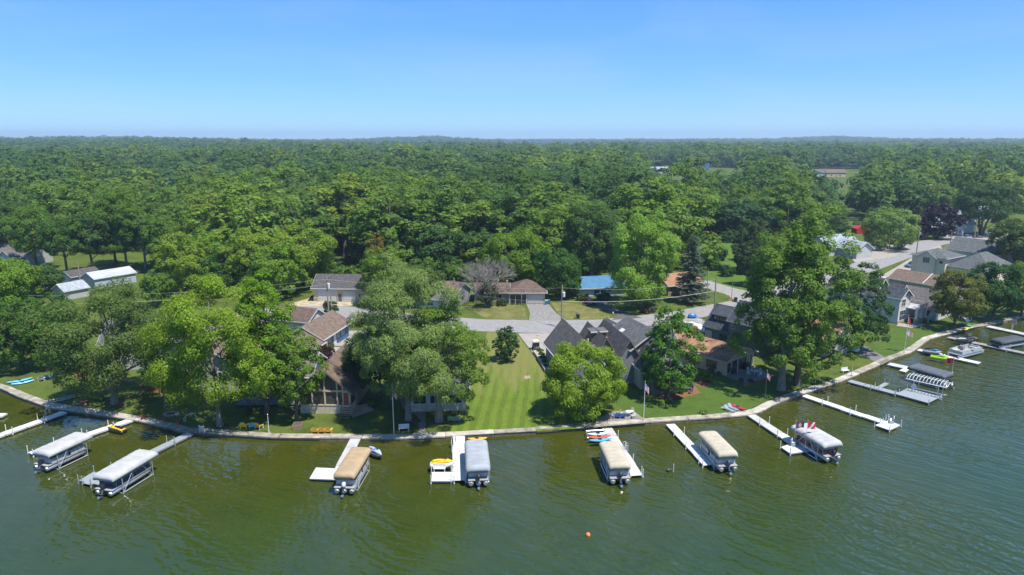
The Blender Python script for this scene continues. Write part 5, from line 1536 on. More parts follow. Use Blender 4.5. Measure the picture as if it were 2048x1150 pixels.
# bungalow, far right street
h = House('house', 'white bungalow with a pale roof behind the silver car', 'house', G(1890, 474), 25)
h.wing(0, 12, 0, 9, 3.6, 7.0, 'y', SWHITE, RPALE, .6); h.wing(12.5, 26, 4, 14, 3.6, 7.4, 'x', SWHITE, RPALE, .5)
for k in range(4): h.win('f', 0, 2.4 + 2.4 * k, 2.0, 1.3, 1.6, 1)
h.wing(-14, -1, 8, 18, 3.6, 6.4, 'x', SWHITE, RPALE, .5)
h = House('house', 'long white building behind the forked tree on the right', 'house', G(1950, 455), 20)
h.wing(6, 40, 16, 26, 4.2, 7, 'x', SWHITE, RPALE, .5)
# grey roof house behind the cottonwood top
h = House('house', 'white house with pale grey roofs and flagged porch left of the round linden', 'house', G(1700, 514), 26)
h.wing(-6, 10, 4, 14, 3.4, 6.6, 'x', SWHITE, RPALE, .6); h.wing(-2, 6, -4, 6, 3.2, 5.6, 'y', SWHITE, RPALE, .5); h.win('r', 10, 8, 1.6, 1.6, 1.6); h.win('r', 10, 11, 1.6, 1.6, 1.6)
tag(MB().extr([(0, 0), (4, 0), (4, 2.2), (2, 3.4), (0, 2.2)], 'y', 0, 5).build('barn', MRED), 'small red shed far behind the white house', 'shed').location = G(1713, 468)
# sheds at left
h = House('shed', 'white shed with a dark roof beside the metal building', 'shed', G(122, 569), -28)
h.wing(0, 5.6, 0, 8, 2.7, 4.0, 'y', SWHITE, RDARK, .3); h.door('f', 0, 2.8, 3.4, 2.2, MDOORW, 'garage_door', panels=4)
h = House('shed', 'long white metal building with a rust-streaked white roof', 'shed', G(166, 573), -32)
h.wing(0, 6.6, 0, 11.5, 2.8, 4.2, 'y', M('siding_bluewhite', (.40, .45, .52), .6, .04, 1, band=('Z', .2, .02)), RMETAL, .25); h.door('f', 0, 3.3, 4.6, 2.3, MDOORW, 'garage_door', panels=4)
h = House('house', 'small building with a flat-looking pale grey roof below the white sheds', 'shed', G(108, 596), -30)
h.wing(0, 5.5, 0, 6, 2.4, 3.9, 'y', SGREY, RPALE, .3)
h = House('house', 'grey-roofed house with a brick chimney at the left edge', 'house', G(-40, 527), -12)
h.wing(0, 20, 0, 9, 3.2, 6.2, 'x', SGREY, RGREYB, .5); h.wing(12, 18, -4, 3, 3.0, 5.4, 'y', SGREY, RGREYB, .4); h.part('chimney', MTERRA, MB().box(15.2, 16.2, 5, 6, 4, 7.4)); h.win('f', -4, 15, 1.6, 1.5, 1.2)
# far houses in gaps of the wood
def far_house(label, px_, py_, w, wall, roof, yaw=10, hgt=3.4):
    q = G(px_, py_); q.z = terrain(q.x, q.y)
    f = House('far_house', label, 'house', q, yaw, 'houses far off between the trees')
    f.wing(-w / 2, w / 2, 0, 10, hgt, hgt + 3, 'x', wall, roof, .5); f.win('f', 0, -w * .25, 1.7, 1.6, 1.4); f.win('f', 0, w * .2, 1.7, 1.6, 1.4); f.door('f', 0, 0, 1, 2.1, MDGREY)
far_house('far tan-roofed house with a white garage in a clearing at right', 1672, 354, 22, STAN, RBROWN, 5, 5)
far_house('far white garage left of the tan-roofed house', 1646, 354, 14, SWHITE, RGREYB, 5, 5)
far_house('far white building in the gap left of the road sign', 1318, 350, 22, SWHITE, RPALE, 0, 6)
far_house('far small dark-roofed house above the white building', 1360, 331, 30, SGREIGE, RDARK, 0, 6)
far_house('far pale blue-roofed building left of the purple tree', 1560, 349, 24, SWHITE, RPALE, 0, 5)
far_house('white roofed building in the middle of the right wood', 1650, 406, 18, SWHITE, RMETAL, 15, 4)
far_house('far pale house at the right edge of the wood', 2000, 362, 22, SCREAM, RBROWN, 20, 5)
far_house('far grey-blue roof cut by the right edge', 2042, 364, 22, SGREY, RPALE, 20, 5)
# ------------------------------------------------------------------ paths, beds, patios
sheet('path', px((805, 762), (838, 758), (846, 812), (852, 826), (850, 868), (866, 873), (826, 873), (838, 862), (836, 832), (806, 818), (800, 800)), MPAVE, Z1)
sheet('patio', px((1192, 838), (1230, 822), (1268, 822), (1292, 841), (1292, 846), (1196, 854)), MPAVE, Z1)
sheet('patio', px((1448, 752), (1492, 768), (1547, 752), (1504, 729)), M('patio_grey', (.20, .18, .165), .85, .12, 2.0), Z2)
sheet('mulch_bed', px((1400, 738), (1448, 751), (1490, 772), (1520, 768), (1552, 752), (1546, 749), (1492, 764), (1450, 748), (1404, 735)), MMULCH, Z1)
sheet('mulch_bed', px((1265, 770), (1300, 762), (1390, 772), (1402, 786), (1340, 801), (1300, 790)), MMULCH, Z1)
sheet('mulch_bed', px((1390, 770), (1404, 752), (1420, 750), (1426, 768), (1410, 775)), MMULCH, Z1 + .004)
sheet('deck_pad', px((684, 820), (706, 835), (747, 821), (735, 806), (712, 812)), M('pad_tan', (.34, .27, .20), .9, .08, 2), Z2)
sheet('mulch_bed', px((624, 826), (684, 828), (700, 820), (712, 810), (640, 812)), M('orange_mulch', (.36, .16, .06), .95, .3, 5, spec=.1), Z1)
sheet('mulch_bed', px((712, 808), (735, 803), (728, 788), (712, 798)), MMULCH, Z1)
sheet('boat_ramp', px((1700, 700), (1728, 692), (1766, 712), (1778, 722), (1764, 730), (1735, 716)), M('ramp_asphalt', (.15, .145, .14), .9, .15, 1.5), Z1)
sheet('porch_slab', px((1793, 652), (1826, 656), (1852, 650), (1838, 645), (1815, 648), (1797, 646)), MCONC, Z1)
sheet('mulch_bed', px((1455, 596), (1475, 594), (1472, 602), (1458, 602)), MMULCH, Z1)
sheet('kayak_slab', px((1440, 814), (1470, 809), (1494, 824), (1484, 829), (1466, 830)), M('slab_grey', (.24, .225, .205), .9, .15, 1.5), Z1)
sheet('flat_stone', px((1048, 752), (1060, 751), (1061, 757), (1049, 758)), M('manhole', (.30, .22, .18), .9, .2, 4), Z1)
for a, b, c in (((443, 852), 20, 5), ((817, 841), 26, 7), ((878, 844), 22, 6), ((230, 808), 20, 6), ((1562, 781), 16, 5), ((343, 829), 11, 5)):
    sheet('bare_soil', [G(a[0] + b * math.cos(t), a[1] + c * math.sin(t)) for t in np.linspace(0, 6.28, 19)[:-1]], M('bare_soil', (.11, .075, .045), .95, .3, 4, spec=.1), Z1 + .006)
# low retaining wall along the striped lawn
rw = empty('retaining_wall', 'low tan retaining wall between the striped lawn and the gabled house', 'wall', (0, 0, 0))
w_ = px((1066, 706), (1073, 716), (1081, 730), (1089, 744)); w_ = along(w_, 1.6)
for a, b in zip(w_, w_[1:]):
    n = (b - a).normalized(); q = Vector((n.y, -n.x, 0)); a_, b_ = a + n * .02, b - n * .02
    MB().prism([(a_.x, a_.y), (b_.x, b_.y), ((b_ + q * -1.1).x, (b_ + q * -1.1).y), ((a_ + q * -1.1).x, (a_ + q * -1.1).y)], GZ - .2, GZ + .55).build('wall_block', M('wall_tan', (.36, .30, .24), .9, .15, 1.5, bump=.02), rw)

# ------------------------------------------------------------------ lawn chairs and other garden things
def adirondack(label, loc, rz, m, group='adirondack chairs', legm=None):
    r = empty('adirondack_chair', label, 'chair', loc, rz, group)
    MB().add([(-.36, -.38, .40), (.36, -.38, .40), (.36, .28, .26), (-.36, .28, .26), (-.36, -.38, .44), (.36, -.38, .44), (.36, .28, .30), (-.36, .28, .30)], [(0, 3, 2, 1), (4, 5, 6, 7), (0, 1, 5, 4), (1, 2, 6, 5), (2, 3, 7, 6), (3, 0, 4, 7)]).build('seat', m, r)
    for k in range(5):
        x = -.30 + k * .15; hh = 1.12 - .035 * (k - 2) ** 2
        MB().add([(x - .065, .22, .30), (x + .065, .22, .30), (x * 1.15 + .07, .58, hh), (x * 1.15 - .07, .58, hh), (x - .065, .26, .30), (x + .065, .26, .30), (x * 1.15 + .07, .62, hh), (x * 1.15 - .07, .62, hh)], [(0, 3, 2, 1), (4, 5, 6, 7), (0, 1, 5, 4), (1, 2, 6, 5), (2, 3, 7, 6), (3, 0, 4, 7)]).build('back_slat', m, r)
    for s in (-1, 1):
        MB().box(s * .45 - .075, s * .45 + .075, -.46, .38, .56, .60).build('armrest', m, r)
        MB().box(s * .43 - .03, s * .43 + .03, -.42, -.30, 0, .56).build('leg', legm or m, r); MB().box(s * .43 - .03, s * .43 + .03, .22, .34, 0, .56).build('leg', legm or m, r)
    return r
MYCH = M('chair_yellow', (.88, .60, .04), .5, .06, 2); MOCH = M('chair_orange', (.88, .47, .05), .5, .06, 2); MTEAL = M('chair_turquoise', (.08, .50, .70), .5, .06, 2); MGRCH = M('chair_green', (.22, .36, .16), .5, .06, 2); MGYCH = M('chair_grey', (.22, .27, .31), .5, .06, 2)
adirondack('yellow chair left of the turquoise one under the feathery tree', G(489, 856), math.radians(175), MYCH)
adirondack('turquoise chair between the yellow and orange ones under the feathery tree', G(506, 856), math.radians(195), MTEAL)
adirondack('yellow-orange chair with pale arms right of the turquoise one', G(518, 857), math.radians(155), MOCH, legm=MWHITE)
a0 = adirondack('left one of the three orange chairs in a row by the wall', G(631, 866), math.radians(180), MOCH)
dup(a0, G(644.5, 866), math.radians(180), 'middle one of the three orange chairs in a row by the wall'); dup(a0, G(657, 866), math.radians(183), 'right one of the three orange chairs in a row by the wall')
adirondack('green chair left of the grey one under the shore maple', G(903, 843), math.radians(170), MGRCH)
adirondack('grey-backed green chair right of the plain green one', G(914, 843), math.radians(185), MGYCH, legm=MGRCH)
adirondack('white chair on the far left lawn', G(84, 762), math.radians(200), MWHITE)
adirondack('blue chair half hidden behind the far left white chair', G(97, 759), math.radians(185), MBLUE)
adirondack('left blue chair with white arms on the lakeside patio', G(1234, 836), math.radians(180), MBLUE, legm=MWHITE)
adirondack('right blue chair with white arms on the lakeside patio', G(1245, 836), math.radians(180), MBLUE, legm=MWHITE)
adirondack('red-brown chair left of the trimmed bush by the chalet', G(640, 821), math.radians(180), M('chair_rust', (.30, .07, .03), .6, .1, 2))
adirondack('red-brown chair right of the trimmed bush by the chalet', G(663, 821), math.radians(180), _mats['chair_rust'])

def table_set(name, label, loc, m, r0=.65, chairs=0, cm=None, clabel='', rz=0.0):
    t = empty(name, label, 'table', loc, rz)
    MB().tube([(0, 0, .70), (0, 0, .74)], r0, 18).build('tabletop', m, t)
    MB().tube([(0, 0, 0), (0, 0, .70)], .06, 8).tube([(0, 0, 0), (0, 0, .05)], [.35, .3], 12).build('pedestal', m, t)
    for k in range(chairs):
        a = rz + 6.28 * k / chairs + .5
        c = empty('patio_chair', clabel % ['nearest the lake', 'on the right side', 'nearest the house', 'on the left side', 'at the corner'][k % 5], 'chair', (loc[0] + math.cos(a - 1.6) * (r0 + .45), loc[1] + math.sin(a - 1.6) * (r0 + .45), loc[2]), a - 1.6 - math.pi / 2 + math.pi, 'patio chairs round tables')
        MB().box(-.26, .26, -.26, .26, .42, .46).build('seat', cm or m, c)
        MB().box(-.26, .26, -.28, -.24, .46, .92).build('backrest', cm or m, c)
        for x in (-.23, .23):
            for y in (-.23, .23): MB().box(x - .025, x + .025, y - .025, y + .025, 0, .42).build('leg', cm or m, c)
    return t
table_set('patio_table', 'round white table on the lakeside patio by the flagpole', G(1258, 832), MWHITE, .55, 3, MWHITE, 'white chair %s at the lakeside patio table')
table_set('patio_table', 'round glass table with white frame on the cottage patio', G(1508, 749), M('table_glass', (.42, .44, .46), .2, .1, 2), .8, 4, MWHITE, 'white wire chair %s at the cottage patio table')
table_set('patio_table', 'round table under the dark maple on the mulch bed', G(1372, 783), MDGREY, .6, 4, MDGREY, 'dark chair %s at the table under the maple')
def grill(label, loc, rz, m=None):
    r = empty('grill', label, 'grill', loc, rz)
    MB().box(-.65, .65, -.3, .3, .0, .85).build('cabinet', m or MBLACK, r)
    MB().extr([(-.32, .85), (.32, .85), (.32, 1.0), (.15, 1.2), (-.15, 1.2), (-.32, 1.0)], 'x', -.42, .42).build('lid', m or MBLACK, r)
    return r
grill('covered black grill against the glass doors of the tan cottage', G(1466, 746), math.radians(40)); grill('black grill by the white-framed table of the tan cottage', G(1494, 738), math.radians(40))
def bush(name, label, loc, R, H, col, seed, cat='shrub', leaf=.16, shape='round', stem=False):
    rng_ = np.random.default_rng(seed)
    r = empty(name, label, cat, loc)
    z0 = H * .45 if stem else .02
    V, Q, pc, pr = crown_geo(rng_, H, R, z0, shape, leaf, 1.3, 40, .7, 0, .08, .3)
    c = bpy.data.objects.new('foliage', fast_mesh('foliage', V, Q, [MLEAF])); COL.objects.link(c); c.parent = r; c.color = (*col, 1)
    MB().tube([(0, 0, -.1), (0, 0, H * .6)], [.07, .04], 6).build('stem', MBARK, r)
    return r
B_ = bush
B_('topiary_bush', 'umbrella-shaped trimmed bush on a stem in front of the chalet', G(652, 821), .95, 2.0, (.10, .19, .02), 1, stem=True, shape='broad')
B_('round_bush', 'round clipped bush beside the chalet steps', G(685, 817), .9, 1.3, (.07, .13, .03), 2)
B_('burgundy_shrub', 'dark burgundy shrub between the blue house and the chalet', G(649, 722), 2.0, 3.0, (.035, .018, .02), 3, leaf=.3)
B_('round_bush', 'clipped ball bush left of the burgundy shrub by the porch', G(657, 699), 1.1, 1.3, (.09, .13, .02), 4)
B_('round_bush', 'ball bush by the road behind the long blue house', G(642, 648), 1.3, 2.0, (.06, .13, .025), 5); B_('round_bush', 'larger ball bush left of the ball bush by the road', G(631, 653), 1.4, 1.8, (.06, .125, .025), 6)
B_('climbing_shrub', 'dark shrub growing round the foot of the double power poles', G(662, 634), 1.9, 4.2, (.035, .085, .02), 7, leaf=.3)
B_('round_bush', 'round bush left of the garage of the blue-roofed house', G(1165, 601), 1.6, 1.9, (.05, .10, .02), 8, leaf=.3); B_('round_bush', 'wide clipped bush in front of the blue-roofed porch', G(1208, 600), 2.0, 1.8, (.06, .11, .02), 9, leaf=.3)
B_('round_bush', 'dark clipped bush below the window of the cream ranch', G(1004, 611), 1.4, 1.6, (.05, .09, .02), 10, leaf=.3)
B_('low_bush', 'low reddish bush on the lawn under the tall linden', G(1291, 626), 1.3, 1.2, (.08, .06, .04), 11, leaf=.3); B_('low_bush', 'pale low bush right of the reddish one under the linden', G(1303, 624), 1.1, 1.1, (.09, .11, .07), 12, leaf=.3)
B_('leafy_bush', 'bright green bush by the dark house next to the cottage path', G(1412, 762), 1.1, 1.9, (.11, .20, .02), 13)
B_('low_bush', 'small round bush in the bed at the front of the cottage patio', G(1481, 764), .5, .6, (.07, .12, .03), 14); B_('low_bush', 'small round bush right of the first in the cottage patio bed', G(1501, 764), .5, .55, (.07, .12, .03), 15); B_('low_bush', 'small grassy bush at the cottage corner', G(1437, 750), .45, .7, (.12, .15, .04), 16); B_('low_bush', 'grey-green bush under the cottage window', G(1424, 743), .8, .6, (.05, .09, .06), 17)
B_('climbing_shrub', 'tall light shrub against the slate house wall', G(1447, 690), 1.1, 2.6, (.08, .15, .04), 18)
B_('leafy_bush', 'bright green bush on the shaded lawn right of the chalet pad', G(744, 812), .8, 1.0, (.08, .17, .02), 19); B_('low_bush', 'light green weed clump by the wall left of the red kayak', G(1407, 828), .7, .45, (.13, .22, .03), 20)
for i in range(7):
    B_('low_bush', ['bush at the top of the bed along the gabled house wall', 'second bush in the bed along the gabled house wall', 'third bush in the bed along the gabled house wall', 'fourth bush in the bed along the gabled house wall', 'lowest bush in the bed along the gabled house wall', 'bush before the deck of the blue house, left', 'bush before the deck of the blue house, right'][i],
       G(*[(1080, 707), (1083, 714), (1086, 721), (1090, 729), (1095, 737), (498, 826), (530, 826)][i]), .7, 1.0, (.055, .11, .02), 30 + i, leaf=.2)
for i, (x, y, R_, c) in enumerate([(1480, 520, 3.2, (.05, .09, .03)), (1428, 540, 2.6, (.06, .13, .02)), (1455, 552, 2.4, (.05, .10, .025)), (1490, 548, 3, (.06, .11, .04)), (1400, 528, 2.6, (.05, .11, .02)), (1440, 520, 3.0, (.05, .10, .02))]):
    B_('meadow_bush', ['large bush at the back of the meadow', 'bush at the left front of the meadow', 'dark bush in the middle of the meadow', 'greyish bush at the right of the meadow', 'bush behind the spruce', 'bush halfway up the meadow'][i], G(x, y), R_, R_ * 1.5, c, 40 + i, leaf=.45)
for i, (x, y) in enumerate([(912, 560), (930, 556), (945, 562), (1255, 548), (1325, 548), (960, 556), (700, 560), (1075, 566)]):
    B_('leafy_bush', ['bright bush right of the pale gabled house', 'second bright bush right of the pale gabled house', 'third bright bush by the bare grey tree', 'light bush behind the blue roof on the left', 'bush behind the tan-orange roof', 'bush behind the bare grey tree', 'bush behind the right end of the grey garage', 'bush behind the brown hip roof'][i], G(x, y), 3.4, 4.5, (.10, .18, .02), 60 + i, leaf=.5)

b = empty('planter_box', 'square brown wooden box round the foot of the smaller green tree', 'planter', G(596, 856), .1)
for sx, sy, w, d in ((0, -.6, 1.3, .08), (0, .6, 1.3, .08), (-.6, 0, .08, 1.1), (.6, 0, .08, 1.1)): MB().cbox((sx, sy, .35), (w, d, .7)).build('side_board', MWOOD, b)
r = empty('fire_pit', 'low ring of stones on the lawn near the bent white pipe', 'fire pit', G(343, 829))
for k in range(12): MB().cbox((1.0 * math.cos(k * .5236), .75 * math.sin(k * .5236), .1), (.38, .3, .25)).build('stone', MSTONE, r)
r = empty('fire_pit', 'rusty fire bowl with logs left of the oak trunk', 'fire pit', G(168, 808))
MB().tube([(0, 0, .1), (0, 0, .45)], [.4, .6], 12).build('bowl', M('rust', (.22, .07, .03), .8, .2, 4), r)
for k in range(3): MB().tube([(-.9 + .5 * k, -.5, .12), (.1 + .5 * k, -.1, .12)], .1, 6).build('log', MWOOD, r)
r = empty('pipe_stand', 'bent white pipe standing on the lawn by the wall', 'pipe', G(372, 843))
MB().tube([(0, 0, 0), (0, 0, .8), (.5, 0, 1.1), (1.3, .2, 1.2), (1.5, .2, .4)], .06, 7).build('pipe', MWHITE, r); MB().box(-.3, .1, -.2, .2, 0, .6).build('base', MSTONE, r)
r = empty('boat_step', 'small white metal step frame on the wall cap', 'steps', G(404, 866), .2)
MB().tube([(-.3, 0, 0), (-.3, 0, 1.2), (-.3, .5, .5), (-.3, .5, 0)], .05, 6).tube([(.3, 0, 0), (.3, 0, 1.2), (.3, .5, .5), (.3, .5, 0)], .05, 6).build('frame', MWHITE, r)
for k in range(3): MB().box(-.3, .3, .0, .3, .25 + .3 * k, .3 + .3 * k).build('tread', MWHITE, r)
for i, (x, y) in enumerate([(287, 838), (329, 845), (356, 851)]):
    r = empty('flower_pot', ['leftmost pot of red flowers on the wall', 'middle pot of red flowers on the wall', 'pot of red flowers nearest the bent white pipe'][i], 'flower pot', G(x, y), 0, 'red flower pots')
    MB().tube([(0, 0, 0), (0, 0, .4)], [.2, .3], 10).build('pot', MTERRA, r); MB().ball((0, 0, .5), .36, 9, 6, (1, 1, .6)).build('flowers', M('red_flowers', (.30, .05, .03), .8, .5, 9), r)
# folded dock sections stacked on the left lawn
for i in range(5):
    r = empty('frame_stack', 'unused grey dock frame lying on the left lawn, number %s from the wall' % ['nearest', 'second', 'third', 'fourth', 'farthest'][i], 'dock frame', G(106 + 10 * i, 803 - 2 * i) + Vector((0, 0, .1 + .03 * i)), math.radians(-62 + 5 * i), 'unused dock frames on the lawn')
    r['label'] = ['grey dock frame nearest the wall in the pile on the left lawn', 'second dock frame from the wall in the left lawn pile', 'middle dock frame in the pile on the left lawn', 'second dock frame from the oak in the left lawn pile', 'dock frame nearest the oak in the left lawn pile'][i]
    f = MB().bar((-.5, -1.6, 0), (-.5, 1.6, 0), .08).bar((.5, -1.6, 0), (.5, 1.6, 0), .08)
    for k in range(4): f.bar((-.5, -1.5 + k, 0), (.5, -1.5 + k, 0), .06)
    f.build('rails', M('frame_weathered', (.40, .39, .34), .7, .15, 2), r)
r = empty('wood_swing', 'red-brown wooden garden swing in the shade left of the feathery tree', 'swing', G(306, 790), .2)
for x in (-1.3, 1.3): MB().bar((x, -.8, 0), (x, 0, 2.0), .12).bar((x, .8, 0), (x, 0, 2.0), .12).build('side_frame', M('swing_wood', (.18, .06, .03), .8, .15, 3), r)
MB().bar((-1.5, 0, 2.0), (1.5, 0, 2.0), .14).build('beam', _mats['swing_wood'], r); MB().box(-.9, .9, -.3, .3, .5, .57).build('seat', _mats['swing_wood'], r); MB().box(-.9, .9, .28, .34, .57, 1.1).build('backrest', _mats['swing_wood'], r)
bench_box('white slatted bench on the lawn right of the tall flagpole', G(808, 861), math.radians(8), MWHITE)
for x, y, lb in ((1459, 823, 'grey lounge chair nearest the wall on the kayak slab'), (1466, 820, 'grey lounge chair beside the red kayak')):
    r = empty('lounge_chair', lb, 'chair', G(x, y), math.radians(30), 'lounge chairs on the slab')
    MB().box(-.3, .3, -.9, .5, .3, .36).build('seat', MGYCH, r); MB().add([(-.3, .5, .36), (.3, .5, .36), (.3, .95, .8), (-.3, .95, .8), (-.3, .55, .33), (.3, .55, .33), (.3, 1.0, .77), (-.3, 1.0, .77)], [(0, 1, 2, 3), (7, 6, 5, 4), (0, 4, 5, 1), (2, 6, 7, 3), (1, 5, 6, 2), (0, 3, 7, 4)]).build('backrest', MGYCH, r)
    for xx in (-.26, .26): MB().box(xx - .03, xx + .03, -.85, .5, 0, .3).build('leg', MALU, r)

# ------------------------------------------------------------------ flags
MFR = M('flag_red', (.50, .03, .05), .8, .05, 2); MFW = M('flag_white', (.75, .75, .73), .8, .03, 2); MFB = M('flag_navy', (.03, .05, .20), .8, .05, 2); MFP = M('flag_purple', (.08, .04, .16), .8, .05, 2); MFG = M('flag_gold', (.65, .45, .05), .8, .05, 2)
def flag_mesh(w, h, kind, seed=0, hang=.0):
    nx, nz = 24, 13
    V, F, mi = [], [], []
    for th in (0.0, .012):
        for i in range(nx + 1):
            for k in range(nz + 1):
                u = i / nx
                V.append((u * w * (1 - hang * .55), .10 * w * math.sin(u * 7 + seed) * u + th, -h * k / nz - hang * w * u * .8 + .03 * math.sin(u * 9 + k)))
    m = (nx + 1) * (nz + 1)
    for s in (0, m):
        for i in range(nx):
            for k in range(nz):
                a = s + i * (nz + 1) + k
                F.append((a, a + nz + 1, a + nz + 2, a + 1))
                if kind == 'us':
                    c = 2 if i < 10 and k < 7 else (0 if k % 2 == 0 else 1)
                    if c == 2 and i % 2 == 1 and k % 2 == 1: c = 1
                elif kind == 'red': c = 0 if abs(i - 12 + (k - 6) * .9) > 3 else 1
                elif kind == 'purple': c = 1 if (i - 12) ** 2 + ((k - 6) * 1.5) ** 2 < 30 and (i + k) % 3 else 0
                else: c = 0
                mi.append(c)
    return V, F, mi
def flagpole(label, loc, H, flags, pm=None, r=.07):
    root = empty('flagpole', label, 'flagpole', loc)
    MB().tube([(0, 0, 0), (0, 0, H * .5), (0, 0, H)], [r, r * .8, r * .5], 8).build('pole', pm or MWHITE, root)
    MB().ball((0, 0, H + .08), .1, 8, 6).build('finial', M('gold_ball', (.6, .45, .12), .3, .05, 2, metal=.8), root)
    MB().tube([(0, 0, 0), (0, 0, .18)], [.2, .14], 10).build('base', MCONC, root)
    for (lb, kind, z, w, h, hang, az) in flags:
        V, F, mi = flag_mesh(w, h, kind, len(lb), hang)
        b = MB(); b.v, b.f, b.mi = V, F, mi
        mats = {'us': [MFR, MFW, MFB], 'red': [MFR, MFW], 'purple': [MFP, MFG], 'plain': [MFR]}[kind]
        if len(mats) == 1: b.mi = [0] * len(F)
        o = b.build('flag', mats); tag(o, lb, 'flag')
        o.location = Vector(loc) + Vector((0, 0, z)); o.rotation_euler = (0, 0, az)
        o.location += Vector((math.cos(az) * r, math.sin(az) * r, 0))
    return root
def hgt(b, ty): q = G(*b); return ZAT(ty, q.y) - GZ
H1_ = hgt((788, 869), 770)
flagpole('tall white flagpole on the mid shore lawn by the large maple', G(788, 869), H1_, [('stars and stripes flag hanging limp from the mid shore flagpole', 'us', H1_ * .93, 1.2, .95, .95, .3)])
H2_ = hgt((1287, 841), 764)
flagpole('white flagpole at the corner of the lakeside patio', G(1287, 841), H2_, [('stars and stripes flag hanging from the lakeside patio flagpole', 'us', H2_ * .97, 1.2, 1.0, .9, .2)])
H3_ = hgt((1529, 806), 742)
flagpole('thin brown flagpole in front of the cottage patio', G(1529, 806), H3_, [('faded red and white flag on the pole before the cottage patio', 'us', H3_ * .97, 1.0, .85, .9, .2)], MDGREY, .05)
H4_ = hgt((1808, 705), 632)
flagpole('tall flagpole with two flags on the columned house lawn', G(1808, 705), H4_, [('plain red flag at the top of the two-flag pole', 'plain', H4_ * .98, 1.6, 1.1, .8, .5), ('stars and stripes flag below the red one on the two-flag pole', 'us', H4_ * .66, 1.8, 1.2, .6, .2)])
flagpole('short plain white pole by the wall beside the lawn chairs', G(538, 866), hgt((538, 866), 830), [])
flagpole('white lamp post on the right lawn by the wall', G(1703, 752), hgt((1703, 752), 733), [])
for (bx, by, ty, lb, kind) in ((1588, 888, 842, 'purple flag with a gold emblem on the dock pole', 'purple'), (1610, 900, 842, 'red flag with a white emblem above the white canopy', 'red'), (1904, 745, 716, 'plain red flag on the dark slate lift', 'plain')):
    q = G(bx, by, .42); hh = ZAT(ty, q.y) - .42
    flagpole('slim white pole carrying the ' + lb.split(' on ')[0].split(' above ')[0], q, hh, [(lb, kind, hh * .98, 1.15, .95, .15, .0 if kind != 'plain' else 2.6)], None, .045)

# ------------------------------------------------------------------ power poles and wires
MPOLE = M('pole_wood', (.29, .25, .20), .95, .15, 3, stretch=(1, 1, .1), spec=.1); MWIRE = M('wire', (.45, .45, .44), .6, .05, 2)
POLES = {}
def pole(key, label, base, top, arm=False, trans=False, lamp=False, r=.2):
    q = G(*base); H = ZAT(top, q.y) - GZ
    root = empty('utility_pole', label, 'pole', q, 0, 'utility poles')
    MB().tube([(0, 0, -.5), (0, 0, H)], [r, r * .68], 9).build('pole', MPOLE, root)
    if arm:
        MB().box(-1.2, 1.2, -.2, -.08, H - .9, H - .72).build('crossarm', MPOLE, root)
        for x in (-1.1, -.4, .4, 1.1): MB().tube([(x, -.14, H - .72), (x, -.14, H - .5)], .05, 6).build('insulator', MDGREY, root)
    if trans: MB().tube([(.38, -.1, H - 2.6), (.38, -.1, H - 1.6), (.38, -.1, H - 1.5)], [.3, .3, .1], 12).build('transformer', MWHITE, root)
    if lamp: MB().bar((0, 0, H - .3), (1.3, -.3, H - .1), .05).box(1.1, 1.7, -.45, -.2, H - .2, H - .05).build('street_lamp', MDGREY, root)
    POLES[key] = Vector((q.x, q.y, GZ + H))
pole('a', 'tall wooden power pole with a transformer before the grey garage', (658, 638), 553, True, True)
pole('b', 'shorter wooden pole standing right beside the transformer pole', (664, 637), 590)
pole('c', 'lamp pole right in front of the grey garage', (674, 608), 571, lamp=True, r=.1)
pole('d', 'wooden pole at the left of the green side lawn behind the maples', (909, 608), 556)
pole('e', 'thin pale pole in front of the cream ranch house', (1043, 640), 583, r=.1)
pole('f', 'power pole with a transformer by the ranch driveway', (1123, 655), 570, False, True)
pole('g', 'pale pole on the right of the spruce', (1412, 612), 540, r=.12)
pole('h', 'wooden power pole rising behind the slate house roof', (1427, 640), 554)
pole('i', 'thin dark lamp pole at the side street corner', (1463, 598), 562, lamp=True, r=.08)
pole('j', 'wooden pole behind the white sheds at left', (162, 575), 526)
pole('k', 'small lamp pole on the lawn right of the white sheds', (293, 577), 555, lamp=True, r=.09)
pole('l', 'pole with a grey transformer left of the bright tree row', (354, 572), 543, False, True, r=.12)
pole('m', 'wooden pole by the round linden on the far street', (1833, 506), 455)
pole('n', 'tall wooden pole between the parked cars and greige house', (1897, 514), 464)
pole('o', 'short pole on the lawn left of the far street', (1776, 508), 476, r=.12)
pole('p', 'wooden pole by the silver car and white bungalow', (1948, 480), 437)
def wire(label, p, q, sag, r=.014):
    n = 14
    pts = [p.lerp(q, k / n) - Vector((0, 0, sag * 4 * (k / n) * (1 - k / n))) for k in range(n + 1)]
    tag(MB().tube(pts, r, 4).build('power_line', MWIRE), label, 'power line', 'power lines along the road')
o_ = Vector((0, 0, -.6))
wire('upper wire from the transformer pole towards the maples', POLES['a'] + o_, POLES['d'] + o_, 1.0)
wire('wire from the side lawn pole to the ranch driveway pole', POLES['d'] + o_, POLES['f'] + o_, 1.0)
wire('wire from the ranch driveway pole to the slate house pole', POLES['f'] + o_, POLES['h'] + o_, 1.2)
wire('thick low cable from the ranch driveway pole to the slate house pole', POLES['f'] + Vector((0, 0, -3.6)), POLES['h'] + Vector((0, 0, -3.2)), 1.0, .035)
wire('thick low cable from the side lawn pole to the ranch driveway pole', POLES['d'] + Vector((0, 0, -3.2)), POLES['f'] + Vector((0, 0, -3.6)), .8, .03)
wire('upper wire running left from the transformer pole', POLES['a'] + o_, Vector((-110, 142, 8.5)), 1.4)
wire('lower wire running left from the transformer pole', POLES['a'] + o_ * 3, Vector((-110, 142, 6.5)), 1.4, .02)
wire('service wire from the transformer pole to the lamp pole by the garage', POLES['a'] + o_, POLES['c'], .4)
